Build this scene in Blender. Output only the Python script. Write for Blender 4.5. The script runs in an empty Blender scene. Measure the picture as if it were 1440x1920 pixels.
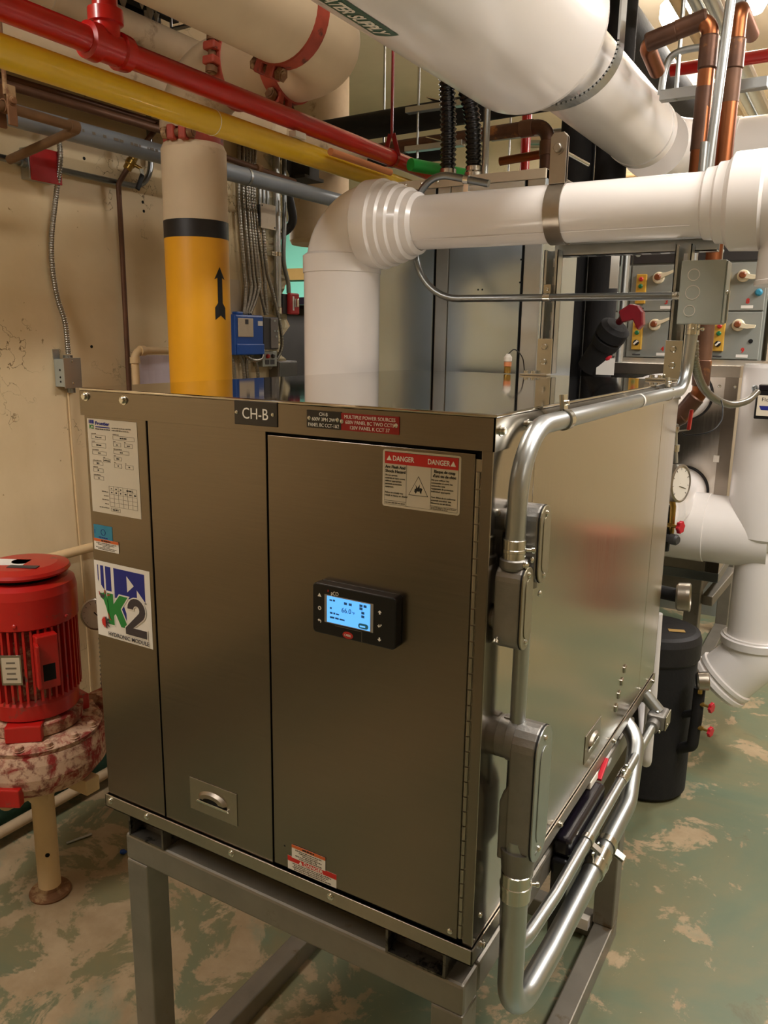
import bpy, bmesh, math, random
from mathutils import Vector, Matrix
random.seed(7)
SC = bpy.context.scene
COL = SC.collection
PI = math.pi

# ---------------------------------------------------------------- camera
cd = bpy.data.cameras.new('camera'); cam = bpy.data.objects.new('camera', cd); COL.objects.link(cam)
cd.sensor_fit = 'VERTICAL'; cd.sensor_height = 36.0; cd.sensor_width = 27.0; cd.lens = 28.146
cd.clip_start = .02; cd.clip_end = 60
_r = Vector((0.8592, 0.5114, 0.0144)).normalized(); _f = Vector((-0.49681, 0.84137, -0.21277)).normalized()
_r = (_r - _f * _r.dot(_f)).normalized(); _u = _r.cross(_f)
cam.matrix_world = Matrix(((_r.x, _u.x, -_f.x, .4332), (_r.y, _u.y, -_f.y, -1.0320), (_r.z, _u.z, -_f.z, 1.7510), (0, 0, 0, 1)))
SC.camera = cam
# ---------------------------------------------------------------- world and exposure
w = bpy.data.worlds.new('world'); SC.world = w; w.use_nodes = True
w.node_tree.nodes['Background'].inputs[0].default_value = (.9, .8, .66, 1)
w.node_tree.nodes['Background'].inputs[1].default_value = .04
SC.view_settings.view_transform = 'Standard'; SC.view_settings.look = 'None'
SC.view_settings.exposure = 0.22; SC.view_settings.gamma = 1.0; SC.view_settings.use_curve_mapping = False
# ---------------------------------------------------------------- ceiling lamps' light (fixtures are built further down)
WARM = (1.0, .96, .915)
LAMPS = [  # x, y, z, length along x, length along y, watts
    (1.35, .95, 3.05, .34, 1.3, 54),
    (1.25, 3.7, 3.25, .34, 1.3, 95),
    (-1.4, -1.25, 2.95, .34, 1.3, 40),
    (.35, .3, 3.6, .34, 1.3, 22),
    (-3.7, 3.4, 2.9, 1.3, .34, 60),
    (2.9, -1.7, 3.2, .34, 1.3, 8),
    (-1.2, 5.6, 3.5, 1.3, .34, 45)]
def area_light(x, y, z, lx, ly, watts, col=WARM):
    l = bpy.data.lights.new('ceiling_light', 'AREA'); l.shape = 'RECTANGLE'; l.size = lx; l.size_y = ly
    l.energy = watts; l.color = col
    o = bpy.data.objects.new('ceiling_light', l); COL.objects.link(o); o.location = (x, y, z)
    return o
for L in LAMPS: area_light(*L)

# ---------------------------------------------------------------- materials
def lin(h):
    h = h.lstrip('#'); c = [int(h[i:i+2], 16) / 255 for i in (0, 2, 4)]
    return tuple([x / 12.92 if x <= .04045 else ((x + .055) / 1.055) ** 2.4 for x in c]) + (1,)
MATS = {}
class NT:
    def __init__(s, name):
        s.m = bpy.data.materials.new(name); s.m.use_nodes = True; s.t = s.m.node_tree
        s.b = s.t.nodes['Principled BSDF']; s.co = None
    def n(s, typ, **kw):
        nd = s.t.nodes.new(typ)
        for k, v in kw.items():
            if k in nd.inputs: nd.inputs[k].default_value = v
            else: setattr(nd, k, v)
        return nd
    def l(s, a, b): s.t.links.new(a, b)
    def pos(s, scale=(1, 1, 1)):
        g = s.n('ShaderNodeNewGeometry'); mp = s.n('ShaderNodeMapping'); mp.inputs['Scale'].default_value = scale
        s.l(g.outputs['Position'], mp.inputs['Vector']); return mp.outputs['Vector']
    def noise(s, vec, scale, detail=4, rough=.55, dist=0):
        nd = s.n('ShaderNodeTexNoise'); nd.inputs['Scale'].default_value = scale; nd.inputs['Detail'].default_value = detail
        nd.inputs['Roughness'].default_value = rough; nd.inputs['Distortion'].default_value = dist
        if vec: s.l(vec, nd.inputs['Vector'])
        return nd.outputs['Fac']
    def ramp(s, fac, stops):
        nd = s.n('ShaderNodeValToRGB'); cr = nd.color_ramp
        while len(cr.elements) < len(stops): cr.elements.new(.5)
        for e, (p, c) in zip(cr.elements, stops): e.position = p; e.color = c
        s.l(fac, nd.inputs['Fac']); return nd.outputs['Color']
    def mix(s, fac, a, b, mode='MIX'):
        nd = s.n('ShaderNodeMix', data_type='RGBA', blend_type=mode)
        for sock, v in ((nd.inputs['Factor'], fac), (nd.inputs[6], a), (nd.inputs[7], b)):
            if isinstance(v, (int, float)): sock.default_value = v
            elif isinstance(v, tuple): sock.default_value = v
            else: s.l(v, sock)
        return nd.outputs[2]
    def bump(s, h, strength, dist=.01):
        nd = s.n('ShaderNodeBump'); nd.inputs['Strength'].default_value = strength; nd.inputs['Distance'].default_value = dist
        s.l(h, nd.inputs['Height']); s.l(nd.outputs['Normal'], s.b.inputs['Normal'])
W1 = (1, 1, 1, 1); K0 = (0, 0, 0, 1)
def M(name, hexc, rough=.5, metal=0, var=.12, vs=6, bump=0, bs=40, coat=0, dirt=None, dscale=7, damt=.5, spec=.5, aniso=0, stretch=(1, 1, 1)):
    t = NT(name); b = t.b
    b.inputs['Roughness'].default_value = rough; b.inputs['Metallic'].default_value = metal
    b.inputs['Coat Weight'].default_value = coat; b.inputs['Specular IOR Level'].default_value = spec
    if coat: b.inputs['Coat Roughness'].default_value = .12
    if aniso: b.inputs['Anisotropic'].default_value = aniso
    v = t.pos(stretch); c = lin(hexc)
    f = t.noise(v, vs, 4, .6)
    k = 1 - var
    col = t.ramp(f, [(.3, (c[0]*k, c[1]*k, c[2]*k, 1)), (.7, (min(1, c[0]*(1+var*.5)), min(1, c[1]*(1+var*.5)), min(1, c[2]*(1+var*.5)), 1))])
    if dirt:
        df = t.ramp(t.noise(v, dscale, 6, .65), [(damt, K0), (min(1, damt + .08), W1)])
        col = t.mix(df, col, lin(dirt))
    t.l(col, b.inputs['Base Color'])
    if bump: t.bump(t.noise(v, bs, 3, .6), bump, .004)
    MATS[name] = t.m; return t.m
def emit(name, hexc, strength):
    t = NT(name); t.b.inputs['Base Color'].default_value = lin(hexc); t.b.inputs['Emission Color'].default_value = lin(hexc)
    t.b.inputs['Emission Strength'].default_value = strength; MATS[name] = t.m; return t.m

def steel(name, hexc, rough, streak, bumpk=.0, aniso=0, rv=.06):
    t = NT(name); b = t.b; b.inputs['Metallic'].default_value = 1
    c = lin(hexc); f = t.noise(t.pos(streak), 14, 3, .6)
    t.l(t.ramp(f, [(.3, (c[0]*.93, c[1]*.93, c[2]*.93, 1)), (.7, c)]), b.inputs['Base Color'])
    rr = t.n('ShaderNodeMapRange'); t.l(t.noise(t.pos(streak), 5, 4, .6), rr.inputs['Value'])
    rr.inputs['To Min'].default_value = rough - rv; rr.inputs['To Max'].default_value = rough + rv
    t.l(rr.outputs['Result'], b.inputs['Roughness'])
    if aniso: b.inputs['Anisotropic'].default_value = aniso
    if bumpk: t.bump(t.noise(t.pos((1, 1, 1)), 1.6, 1, .4), bumpk, .02)
    MATS[name] = t.m
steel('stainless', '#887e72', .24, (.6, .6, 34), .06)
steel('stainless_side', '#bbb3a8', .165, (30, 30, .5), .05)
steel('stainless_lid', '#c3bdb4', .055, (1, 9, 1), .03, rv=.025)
steel('stainless_dull', '#a89f92', .34, (3, 3, 3))
steel('galvanized', '#bcc0c0', .35, (1.5, 1.5, 1.5), rv=.03)
steel('galvanized_dark', '#8f9496', .31, (1.5, 1.5, 1.5), rv=.03)
steel('zinc_bright', '#d8d6cd', .2, (1.5, 1.5, 1.5), rv=.03)
steel('sheet_galvanized', '#b4c1cb', .24, (1, 1, .3), .02, rv=.03)
steel('copper', '#8c5536', .36, (2, 2, 2), rv=.04)
M('copper_brown', '#5e4030', .42, .55, .35, 9, dirt='#9c6a3a', dscale=9, damt=.6)
M('copper_old', '#6b4a35', .5, .35, .3, 9, dirt='#4c5a4c', dscale=20, damt=.66)
M('pipe_brown', '#7a5a3c', .5, .2, .3, 9)
M('cast_grey', '#8e8a85', .42, .75, .1, 30, bump=.12, bs=220)
M('cast_cover', '#a29a84', .4, .85, .1, 30)
M('frame_metal', '#8b8478', .45, .62, .16, 7, bump=.05, bs=160, dirt='#77664f', dscale=9, damt=.62)
M('skid_metal', '#6d675e', .38, .8, .3, 26, dirt='#2a2723', dscale=30, damt=.52)
M('white_jacket', '#ece6e2', .26, 0, .03, 3, coat=.25, bump=.02, bs=5)
M('white_band', '#e4dedb', .3, 0, .03, 4)
M('cream_jacket', '#d9c3a2', .72, 0, .12, 3, bump=.12, bs=14, dirt='#ad9370', dscale=4, damt=.66)
M('cream_dirty', '#c2a988', .75, 0, .2, 4, bump=.15, bs=18, dirt='#8b7253', dscale=6, damt=.62)
M('cream_pipe', '#d6b98c', .55, 0, .1, 6)
M('red_paint', '#c01d18', .3, 0, .12, 8, coat=.3)
M('red_deep', '#8e1518', .3, 0, .12, 8, coat=.3)
M('red_box', '#b01c1c', .55, 0, .12, 14)
M('red_oxide', '#a8432f', .6, 0, .25, 18, dirt='#5b3026', dscale=16, damt=.6)
M('yellow_paint', '#e3b81c', .33, 0, .08, 7, coat=.3)
M('yellow_wrap', '#e8a417', .42, 0, .06, 6)
M('black_wrap', '#1a1718', .45, 0, .1, 8)
M('pvc_grey', '#7f868d', .35, 0, .1, 7, coat=.1)
M('black_rubber', '#161315', .62, 0, .25, 14, bump=.25, bs=60)
M('black_foam', '#121011', .8, 0, .3, 12, bump=.35, bs=45)
M('black_plastic', '#0d0c0f', .3, 0, .1, 10)
M('black_gloss', '#141018', .18, 0, .1, 10, coat=.3)
M('flex_black', '#101012', .25, 0, .1, 10)
M('flex_steel', '#9a968d', .3, .9, .12, 20)
M('label_white', '#d3c7b2', .5, 0, .02, 5)
M('label_pure', '#e6ded2', .45, 0, .02, 5)
M('print_black', '#17140f', .6, 0, 0, 5)
M('print_grey', '#6a5f50', .6, 0, 0, 5)
M('print_white', '#efe7da', .5, 0, 0, 5)
M('print_red', '#c8221b', .45, 0, .04, 5)
M('print_orange', '#d2622b', .5, 0, .04, 5)
M('print_blue', '#13207c', .5, 0, .04, 5)
M('print_green', '#1f8034', .5, 0, .04, 5)
M('print_dark', '#3c3438', .5, 0, .04, 5)
M('plate_red', '#9c1417', .35, 0, .04, 5)
M('plate_green', '#24523c', .45, 0, .04, 5)
M('sticker_blue', '#2d85a3', .5, 0, .12, 20)
M('gap_black', '#050504', .9, 0, 0, 5)
M('box_grey', '#a5aaa2', .45, .25, .06, 8)
M('mcc_grey', '#8d9089', .5, .1, .05, 4)
M('mcc_dark', '#33302f', .5, .1, .08, 4)
M('station_yellow', '#c79a35', .5, 0, .08, 9)
M('ivory', '#ded2b4', .45, 0, .06, 9)
M('knob_brown', '#7a3f1e', .4, 0, .1, 9)
M('green_cap', '#18683c', .4, 0, .05, 9)
M('red_cap', '#b3261e', .4, 0, .05, 9)
M('valve_red', '#c3182c', .4, 0, .1, 20)
M('handle_red', '#7c1620', .35, 0, .12, 20, coat=.2)
M('brass', '#b08f4a', .32, .9, .1, 20)
M('blue_plastic', '#1550a8', .4, 0, .06, 10)
M('charcoal', '#3c3a3b', .55, 0, .1, 10)
M('panel_grey', '#77706a', .55, 0, .1, 10)
M('plate_cream', '#c9b9a0', .5, .1, .06, 10)
M('green_tape', '#20b04a', .45, 0, .06, 10)
M('orange_pipe', '#d98a5a', .5, 0, .1, 10)
M('rust', '#7d5535', .75, .1, .3, 14, dirt='#a98a63', dscale=12, damt=.55)
M('paper', '#e9e4dc', .8, 0, .03, 9)
M('paper_lilac', '#c9bcc4', .8, 0, .06, 9)
M('blue_scrap', '#1f4fb0', .5, 0, .1, 9)
M('dark_deck', '#16130f', .8, 0, .4, 9)
M('drip_white', '#b9b2a2', .8, 0, .2, 20)
M('drum_red', '#b06455', .4, 0, .08, 6)
M('lamp_housing', '#d8d4c8', .5, .1, .04, 6)
M('teal_wall', '#7fd3bd', .6, 0, .04, 2)
M('tan_trim', '#a8864a', .6, 0, .08, 5)
M('dark_machine', '#2a2622', .6, .2, .3, 5)
emit('tube_light', '#fff0d8', 9)
emit('lamp_glow', '#fff2dc', 22)
emit('screen_blue', '#5aa9f2', .95)
M('screen_ink', '#2f6fae', .6, 0, 0, 5)
M('screen_bezel', '#8c8478', .5, 0, .03, 5)

# pump casting: red paint worn to chalky white and rust
t = NT('pump_worn'); v = t.pos()
n1 = t.ramp(t.noise(v, 13, 7, .7, .6), [(.42, K0), (.52, W1)])
n2 = t.ramp(t.noise(v, 30, 5, .7), [(.5, K0), (.62, W1)])
c = t.mix(n1, lin('#8c2019'), lin('#c7a387')); c = t.mix(n2, c, lin('#7d4a39'))
t.l(c, t.b.inputs['Base Color']); t.b.inputs['Roughness'].default_value = .75; t.bump(t.noise(v, 45, 5), .5, .004); MATS['pump_worn'] = t.m
t = NT('pump_red'); v = t.pos()
n1 = t.ramp(t.noise(v, 11, 6, .6), [(.6, K0), (.66, W1)])
t.l(t.mix(n1, lin('#b31a14'), lin('#5f4a3c')), t.b.inputs['Base Color']); t.b.inputs['Roughness'].default_value = .36; t.b.inputs['Coat Weight'].default_value = .2; MATS['pump_red'] = t.m
# floor: green paint worn through to tan concrete, extra tan at left standing in for light, dark stains
t = NT('floor_paint'); v = t.pos()
a = t.noise(v, 1.1, 8, .62, .5); bnoise = t.noise(v, 4.5, 8, .68, .4); cn = t.noise(v, 2.2, 6, .6, .3); dn = t.noise(v, 7.5, 6, .65)
base = t.ramp(a, [(.3, lin('#536655')), (.46, lin('#677159')), (.6, lin('#7c7454')), (.75, lin('#86734f'))])
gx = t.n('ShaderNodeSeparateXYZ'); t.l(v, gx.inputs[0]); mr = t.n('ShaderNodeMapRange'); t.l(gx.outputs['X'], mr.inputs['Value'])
for k_, v_ in (('From Min', .1), ('From Max', -1.1), ('To Min', -.02), ('To Max', .07)): mr.inputs[k_].default_value = v_  # raises the tan share towards the left, painting in the brighter light there
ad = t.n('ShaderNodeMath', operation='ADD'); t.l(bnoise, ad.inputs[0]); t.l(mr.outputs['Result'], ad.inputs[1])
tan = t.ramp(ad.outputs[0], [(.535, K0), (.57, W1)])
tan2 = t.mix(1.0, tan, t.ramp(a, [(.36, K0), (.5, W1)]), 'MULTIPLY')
col = t.mix(tan2, base, t.ramp(dn, [(.35, lin('#988263')), (.65, lin('#ab9677'))]))
teal = t.ramp(cn, [(.58, K0), (.68, W1)]); teal2 = t.mix(1.0, teal, (.6, .6, .6, 1), 'MULTIPLY')
col = t.mix(teal2, col, lin('#52806f'))
st = t.ramp(t.noise(v, 3.1, 7, .7, .8), [(.62, K0), (.72, (.75, .75, .75, 1))])
col = t.mix(st, col, lin('#5a4c33'))
sp = t.ramp(t.noise(v, 55, 3, .6), [(.72, K0), (.76, W1)])
col = t.mix(sp, col, lin('#c9b99b'))
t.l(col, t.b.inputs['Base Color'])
rr = t.n('ShaderNodeMapRange'); t.l(bnoise, rr.inputs['Value']); rr.inputs['To Min'].default_value = .28; rr.inputs['To Max'].default_value = .55
t.l(rr.outputs['Result'], t.b.inputs['Roughness']); t.bump(dn, .12, .004); MATS['floor_paint'] = t.m
# plaster walls: cream paint, cracks, pits; green dado at the foot
def wall_mat(name, hexa, hexb, dado):
    t = NT(name); v = t.pos()
    a = t.noise(v, 1.5, 6, .6, .3); bb = t.noise(v, 9, 6, .65)
    col = t.ramp(a, [(.3, lin(hexb)), (.65, lin(hexa))])
    vo = t.n('ShaderNodeTexVoronoi', feature='DISTANCE_TO_EDGE'); vo.inputs['Scale'].default_value = 3.2
    wv = t.n('ShaderNodeVectorMath', operation='ADD'); nz = t.n('ShaderNodeTexNoise'); nz.inputs['Scale'].default_value = 5; nz.inputs['Detail'].default_value = 5
    t.l(v, nz.inputs['Vector']); t.l(v, wv.inputs[0]); t.l(nz.outputs['Color'], wv.inputs[1]); t.l(wv.outputs[0], vo.inputs['Vector'])
    cr = t.ramp(vo.outputs['Distance'], [(.003, W1), (.009, K0)])
    cr = t.mix(1.0, cr, t.ramp(t.noise(v, 2.3, 3), [(.56, K0), (.62, W1)]), 'MULTIPLY')
    col = t.mix(cr, col, lin('#7c6442'))
    pit = t.ramp(t.noise(v, 34, 4, .6), [(.7, K0), (.73, W1)])
    col = t.mix(pit, col, lin('#9c8157'))
    if dado:
        sx = t.n('ShaderNodeSeparateXYZ'); g = t.n('ShaderNodeNewGeometry'); t.l(g.outputs['Position'], sx.inputs[0])
        ad = t.n('ShaderNodeMath', operation='MULTIPLY_ADD'); t.l(bb, ad.inputs[0]); ad.inputs[1].default_value = .05; t.l(sx.outputs['Z'], ad.inputs[2])
        st = t.ramp(ad.outputs[0], [(.315, W1), (.325, K0)])
        col = t.mix(st, col, t.ramp(bb, [(.35, lin('#24463c')), (.62, lin('#41695a'))]))
    t.l(col, t.b.inputs['Base Color']); t.b.inputs['Roughness'].default_value = .62
    h = t.mix(.5, bb, cr); t.bump(h, .35, .006); MATS[name] = t.m
wall_mat('plaster_left', '#e2cda6', '#cdb78c', True)
wall_mat('plaster_back', '#dccbaa', '#cab890', False)
M('plaster_edge', '#c9bd9c', .85, 0, .25, 14, bump=.6, bs=20, dirt='#6f6248', dscale=18, damt=.6)
M('ceiling_paint', '#e8d8bf', .8, 0, .06, 2)

# ---------------------------------------------------------------- mesh builder
def basis(ax):
    ax = Vector(ax).normalized(); h = Vector((0, 0, 1)) if abs(ax.z) < .9 else Vector((1, 0, 0))
    a = h.cross(ax).normalized(); return a, ax.cross(a).normalized(), ax
class MB:
    def __init__(s): s.v = []; s.f = []; s.s = []
    def add(s, vs, fs, smooth=False):
        o = len(s.v); s.v += [tuple(x) for x in vs]
        for f in fs: s.f.append([i + o for i in f]); s.s.append(smooth)
        return s
    def box(s, x0, x1, y0, y1, z0, z1):
        vs = [(x, y, z) for z in (z0, z1) for y in (y0, y1) for x in (x0, x1)]
        return s.add(vs, [(0, 2, 3, 1), (4, 5, 7, 6), (0, 1, 5, 4), (2, 6, 7, 3), (0, 4, 6, 2), (1, 3, 7, 5)])
    def obox(s, c, ux, uy, uz, hx, hy, hz):
        c = Vector(c); ux = Vector(ux).normalized() * hx; uy = Vector(uy).normalized() * hy; uz = Vector(uz).normalized() * hz
        vs = [c + ux * i + uy * j + uz * k for k in (-1, 1) for j in (-1, 1) for i in (-1, 1)]
        return s.add(vs, [(0, 2, 3, 1), (4, 5, 7, 6), (0, 1, 5, 4), (2, 6, 7, 3), (0, 4, 6, 2), (1, 3, 7, 5)])
    def bar(s, p, q, wd, ht):
        p = Vector(p); q = Vector(q); d = q - p; a, b, ax = basis(d)
        return s.obox((p + q) / 2, a, b, ax, wd / 2, ht / 2, d.length / 2)
    def ring_loft(s, rings, smooth=True, cap0=True, cap1=True):
        n = len(rings[0]); vs = [p for r in rings for p in r]; fs = []
        for i in range(len(rings) - 1):
            for j in range(n):
                k = (j + 1) % n; fs.append((i*n + j, i*n + k, (i+1)*n + k, (i+1)*n + j))
        s.add(vs, fs, smooth)
        if cap0: s.add(rings[0], [tuple(range(n))[::-1]])
        if cap1: s.add(rings[-1], [tuple(range(n))])
        return s
    def cyl(s, p, q, r, seg=20, r2=None, caps=True):
        p = Vector(p); q = Vector(q); a, b, ax = basis(q - p); r2 = r if r2 is None else r2
        mk = lambda c, R: [c + (a * math.cos(2*PI*i/seg) + b * math.sin(2*PI*i/seg)) * R for i in range(seg)]
        return s.ring_loft([mk(p, r), mk(q, r2)], True, caps, caps)
    def lathe(s, prof, o, ax=(0, 0, 1), seg=32, caps=True, sharp=True):
        o = Vector(o); a, b, x = basis(ax)
        mk = lambda R, h: [o + x * h + (a * math.cos(2*PI*i/seg) + b * math.sin(2*PI*i/seg)) * max(R, .0001) for i in range(seg)]
        if sharp:
            for i in range(len(prof) - 1): s.ring_loft([mk(*prof[i]), mk(*prof[i+1])], True, False, False)
            if caps:
                s.add(mk(*prof[0]), [tuple(range(seg))[::-1]]); s.add(mk(*prof[-1]), [tuple(range(seg))])
        else: s.ring_loft([mk(*p) for p in prof], True, caps, caps)
        return s
    def tube(s, pts, r, seg=16, bend=0, bseg=8, caps=True):
        P = fillet(pts, bend, bseg) if bend else [Vector(p) for p in pts]
        R = r if isinstance(r, (list, tuple)) else [r] * len(P)
        tg = []
        for i in range(len(P)):
            d = (P[min(i+1, len(P)-1)] - P[i]).normalized() + (P[i] - P[max(i-1, 0)]).normalized(); tg.append(d.normalized())
        a, b, _ = basis(tg[0]); rings = []
        for i, p in enumerate(P):
            a = (a - tg[i] * a.dot(tg[i])).normalized(); b = tg[i].cross(a)
            rings.append([p + (a * math.cos(2*PI*j/seg) + b * math.sin(2*PI*j/seg)) * R[i] for j in range(seg)])
        return s.ring_loft(rings, True, caps, caps)
    def flex(s, pts, r, pitch, amp=.12, seg=12, bend=0):
        P = resample(smooth_path(pts) if not bend else fillet(pts, bend, 10), pitch / 4)
        return s.tube(P, [r * (1 + amp * (0, 1, 0, -1)[i % 4]) for i in range(len(P))], seg)
    def prism(s, poly, o, ux, uy, depth):
        o = Vector(o); ux = Vector(ux); uy = Vector(uy); n = ux.cross(uy).normalized(); m = len(poly)
        A = [o + ux * x + uy * y for x, y in poly]; B = [p + n * depth for p in A]
        s.add(A + B, [tuple(range(m))[::-1], tuple(range(m, 2*m))] + [(i, (i+1) % m, m + (i+1) % m, m + i) for i in range(m)])
        return s
    def torus(s, o, ax, R, r, seg=32, rs=10, a0=0, a1=2*PI):
        o = Vector(o); a, b, x = basis(ax); full = abs(a1 - a0 - 2*PI) < 1e-6; n = seg if full else seg + 1; rings = []
        for i in range(n):
            t = a0 + (a1 - a0) * i / seg; d = a * math.cos(t) + b * math.sin(t)
            rings.append([o + d * (R + r * math.cos(2*PI*j/rs)) + x * (r * math.sin(2*PI*j/rs)) for j in range(rs)])
        if full: rings.append(rings[0])
        return s.ring_loft(rings, True, not full, not full)
    def band(s, o, ax, R, th, wd, seg=32, a0=0, a1=2*PI):   # flat strap round a pipe
        o = Vector(o); a, b, x = basis(ax); full = abs(a1 - a0 - 2*PI) < 1e-6; rings = []
        for i in range(seg + 1):
            t = a0 + (a1 - a0) * i / seg; d = a * math.cos(t) + b * math.sin(t)
            rings.append([o + d * R - x * wd/2, o + d * (R + th) - x * wd/2, o + d * (R + th) + x * wd/2, o + d * R + x * wd/2])
        for k in range(4):
            m = (k + 1) % 4
            s.ring_loft_strip([[r[k], r[m]] for r in rings])
        if not full: s.add(rings[0], [(0, 1, 2, 3)]); s.add(rings[-1], [(3, 2, 1, 0)])
        return s
    def ring_loft_strip(s, rows):
        vs = [p for r in rows for p in r]; return s.add(vs, [(2*i, 2*i+1, 2*i+3, 2*i+2) for i in range(len(rows) - 1)], True)
    def mesh(s, name, mat):
        me = bpy.data.meshes.new(name); me.from_pydata(s.v, [], s.f)
        me.polygons.foreach_set('use_smooth', s.s)
        if mat: me.materials.append(MATS[mat])
        bm = bmesh.new(); bm.from_mesh(me); bmesh.ops.recalc_face_normals(bm, faces=bm.faces); bm.to_mesh(me); bm.free()
        me.update(); return me
def fillet(pts, rad, n):
    P = [Vector(p) for p in pts]; out = [P[0]]
    for i in range(1, len(P) - 1):
        a, b, c = P[i-1], P[i], P[i+1]; u = (a - b); w_ = (c - b); lu, lw = u.length, w_.length; u.normalize(); w_.normalize()
        cosv = max(-1, min(1, u.dot(w_))); an = math.acos(cosv)
        if an > PI - .02: out.append(b); continue
        R = rad[i-1] if isinstance(rad, (list, tuple)) else rad
        d = min(R / math.tan(an / 2), lu * .49, lw * .49); R = d * math.tan(an / 2)
        p0 = b + u * d; p1 = b + w_ * d; bis = (u + w_).normalized(); ctr = b + bis * math.hypot(R, d)
        e0 = p0 - ctr; e1 = p1 - ctr; ang = e0.angle(e1); axn = e0.cross(e1).normalized()
        for k in range(n + 1): out.append(ctr + Matrix.Rotation(ang * k / n, 3, axn) @ e0)
    out.append(P[-1]); return out
def smooth_path(pts, n=12):
    P = [Vector(p) for p in pts]; P = [P[0] * 2 - P[1]] + P + [P[-1] * 2 - P[-2]]; out = []
    for i in range(1, len(P) - 2):
        for k in range(n):
            t = k / n; a, b, c, d = P[i-1:i+3]
            out.append(.5 * ((2*b) + (c - a)*t + (2*a - 5*b + 4*c - d)*t*t + (3*b - a - 3*c + d)*t**3))
    out.append(P[-2]); return out
def resample(P, step):
    out = [P[0]]; acc = 0
    for i in range(1, len(P)):
        a, b = P[i-1], P[i]; L = (b - a).length; t = step - acc
        while t <= L and L > 0: out.append(a.lerp(b, t / L)); t += step
        acc = L - (t - step)
    if (out[-1] - P[-1]).length > step * .3: out.append(P[-1])
    return out
# ---------------------------------------------------------------- scene objects
def tag(o, label=None, cat=None, group=None, kind=None):
    for k, v_ in (('label', label), ('category', cat), ('group', group), ('kind', kind)):
        if v_: o[k] = v_
    return o
def obj(name, mb, mat, parent=None, bevel=0, bseg=2):
    o = bpy.data.objects.new(name, mb if isinstance(mb, bpy.types.Mesh) else mb.mesh(name, mat)); COL.objects.link(o)
    if parent:
        o.parent = parent; o.matrix_parent_inverse = par_inv(parent)
    if bevel:
        m = o.modifiers.new('bevel', 'BEVEL'); m.width = bevel; m.segments = bseg; m.limit_method = 'ANGLE'; m.angle_limit = .6
        m.use_clamp_overlap = True; m.harden_normals = False
    return o
WORLD = {}
def par_inv(p): return Matrix.Translation(-Vector(WORLD.get(p.name, (0, 0, 0))))
def thing(name, label, cat, loc=(0, 0, 0), group=None):
    o = bpy.data.objects.new(name, None); COL.objects.link(o); o.location = loc; o.empty_display_size = .05
    WORLD[o.name] = tuple(loc); return tag(o, label, cat, group)
def solo(name, mb, mat, label, cat, group=None, bevel=0): return tag(obj(name, mb, mat, None, bevel), label, cat, group)
def struct(name, mb, mat, bevel=0): return tag(obj(name, mb, mat, None, bevel), kind='structure')
def txt(s, size, o, ux, uy, mat, parent, align='LEFT', width=None, depth=.0004, name='lettering', bold=0, line=1.0):
    cu = bpy.data.curves.new('text', 'FONT'); cu.body = s; cu.size = size; cu.align_x = align; cu.extrude = depth / 2; cu.offset = bold; cu.space_line = line
    cu.resolution_u = 3
    to = bpy.data.objects.new('text', cu); COL.objects.link(to); dg = bpy.context.evaluated_depsgraph_get()
    me = bpy.data.meshes.new_from_object(to.evaluated_get(dg)); bpy.data.objects.remove(to); bpy.data.curves.remove(cu)
    xs = [v_.co.x for v_ in me.vertices]
    k = width / (max(xs) - min(xs)) if width and xs else 1
    o = Vector(o); ux = Vector(ux); uy = Vector(uy); n = ux.cross(uy)
    for v_ in me.vertices: v_.co = o + ux * (v_.co.x * k) + uy * v_.co.y + n * (v_.co.z + depth / 2)
    me.materials.clear(); me.materials.append(MATS[mat]); me.name = name
    return obj(name, me, None, parent)
FX = (1, 0, 0); FZ = (0, 0, 1)
def hexbolt(p, ax, r=.006, h=.005, name='bolt', mat='zinc_bright', parent=None, washer=True):
    mb = MB()
    if washer: mb.lathe([(r*1.35, 0), (r*1.35, .0012)], p, ax, 12)
    mb.lathe([(r, 0), (r, h), (r*.8, h*1.15)], p, ax, 6); return obj(name, mb, mat, parent)
def panscrew(p, ax, r=.005, mat='zinc_bright', parent=None, name='screw'):
    return obj(name, MB().lathe([(r, 0), (r*.95, r*.3), (r*.6, r*.62), (.0005, r*.7)], p, ax, 12), mat, parent)
def clone(root, off=(0, 0, 0), label=None):
    r = root.copy(); COL.objects.link(r); r.location = Vector(root.location) + Vector(off)
    if label: r['label'] = label
    for ch in list(root.children):
        c_ = ch.copy(); COL.objects.link(c_); c_.parent = r
        for g in list(ch.children):
            d_ = g.copy(); COL.objects.link(d_); d_.parent = c_
    return r

# ---------------------------------------------------------------- room shell
XL, XR, YF, YB, ZC = -2.0, 4.6, -4.6, 6.6, 4.0
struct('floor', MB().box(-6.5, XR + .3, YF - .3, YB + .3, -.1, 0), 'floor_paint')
struct('ceiling', MB().box(-6.5, XR + .3, YF - .3, YB + .3, ZC, ZC + .15), 'ceiling_paint')
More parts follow.
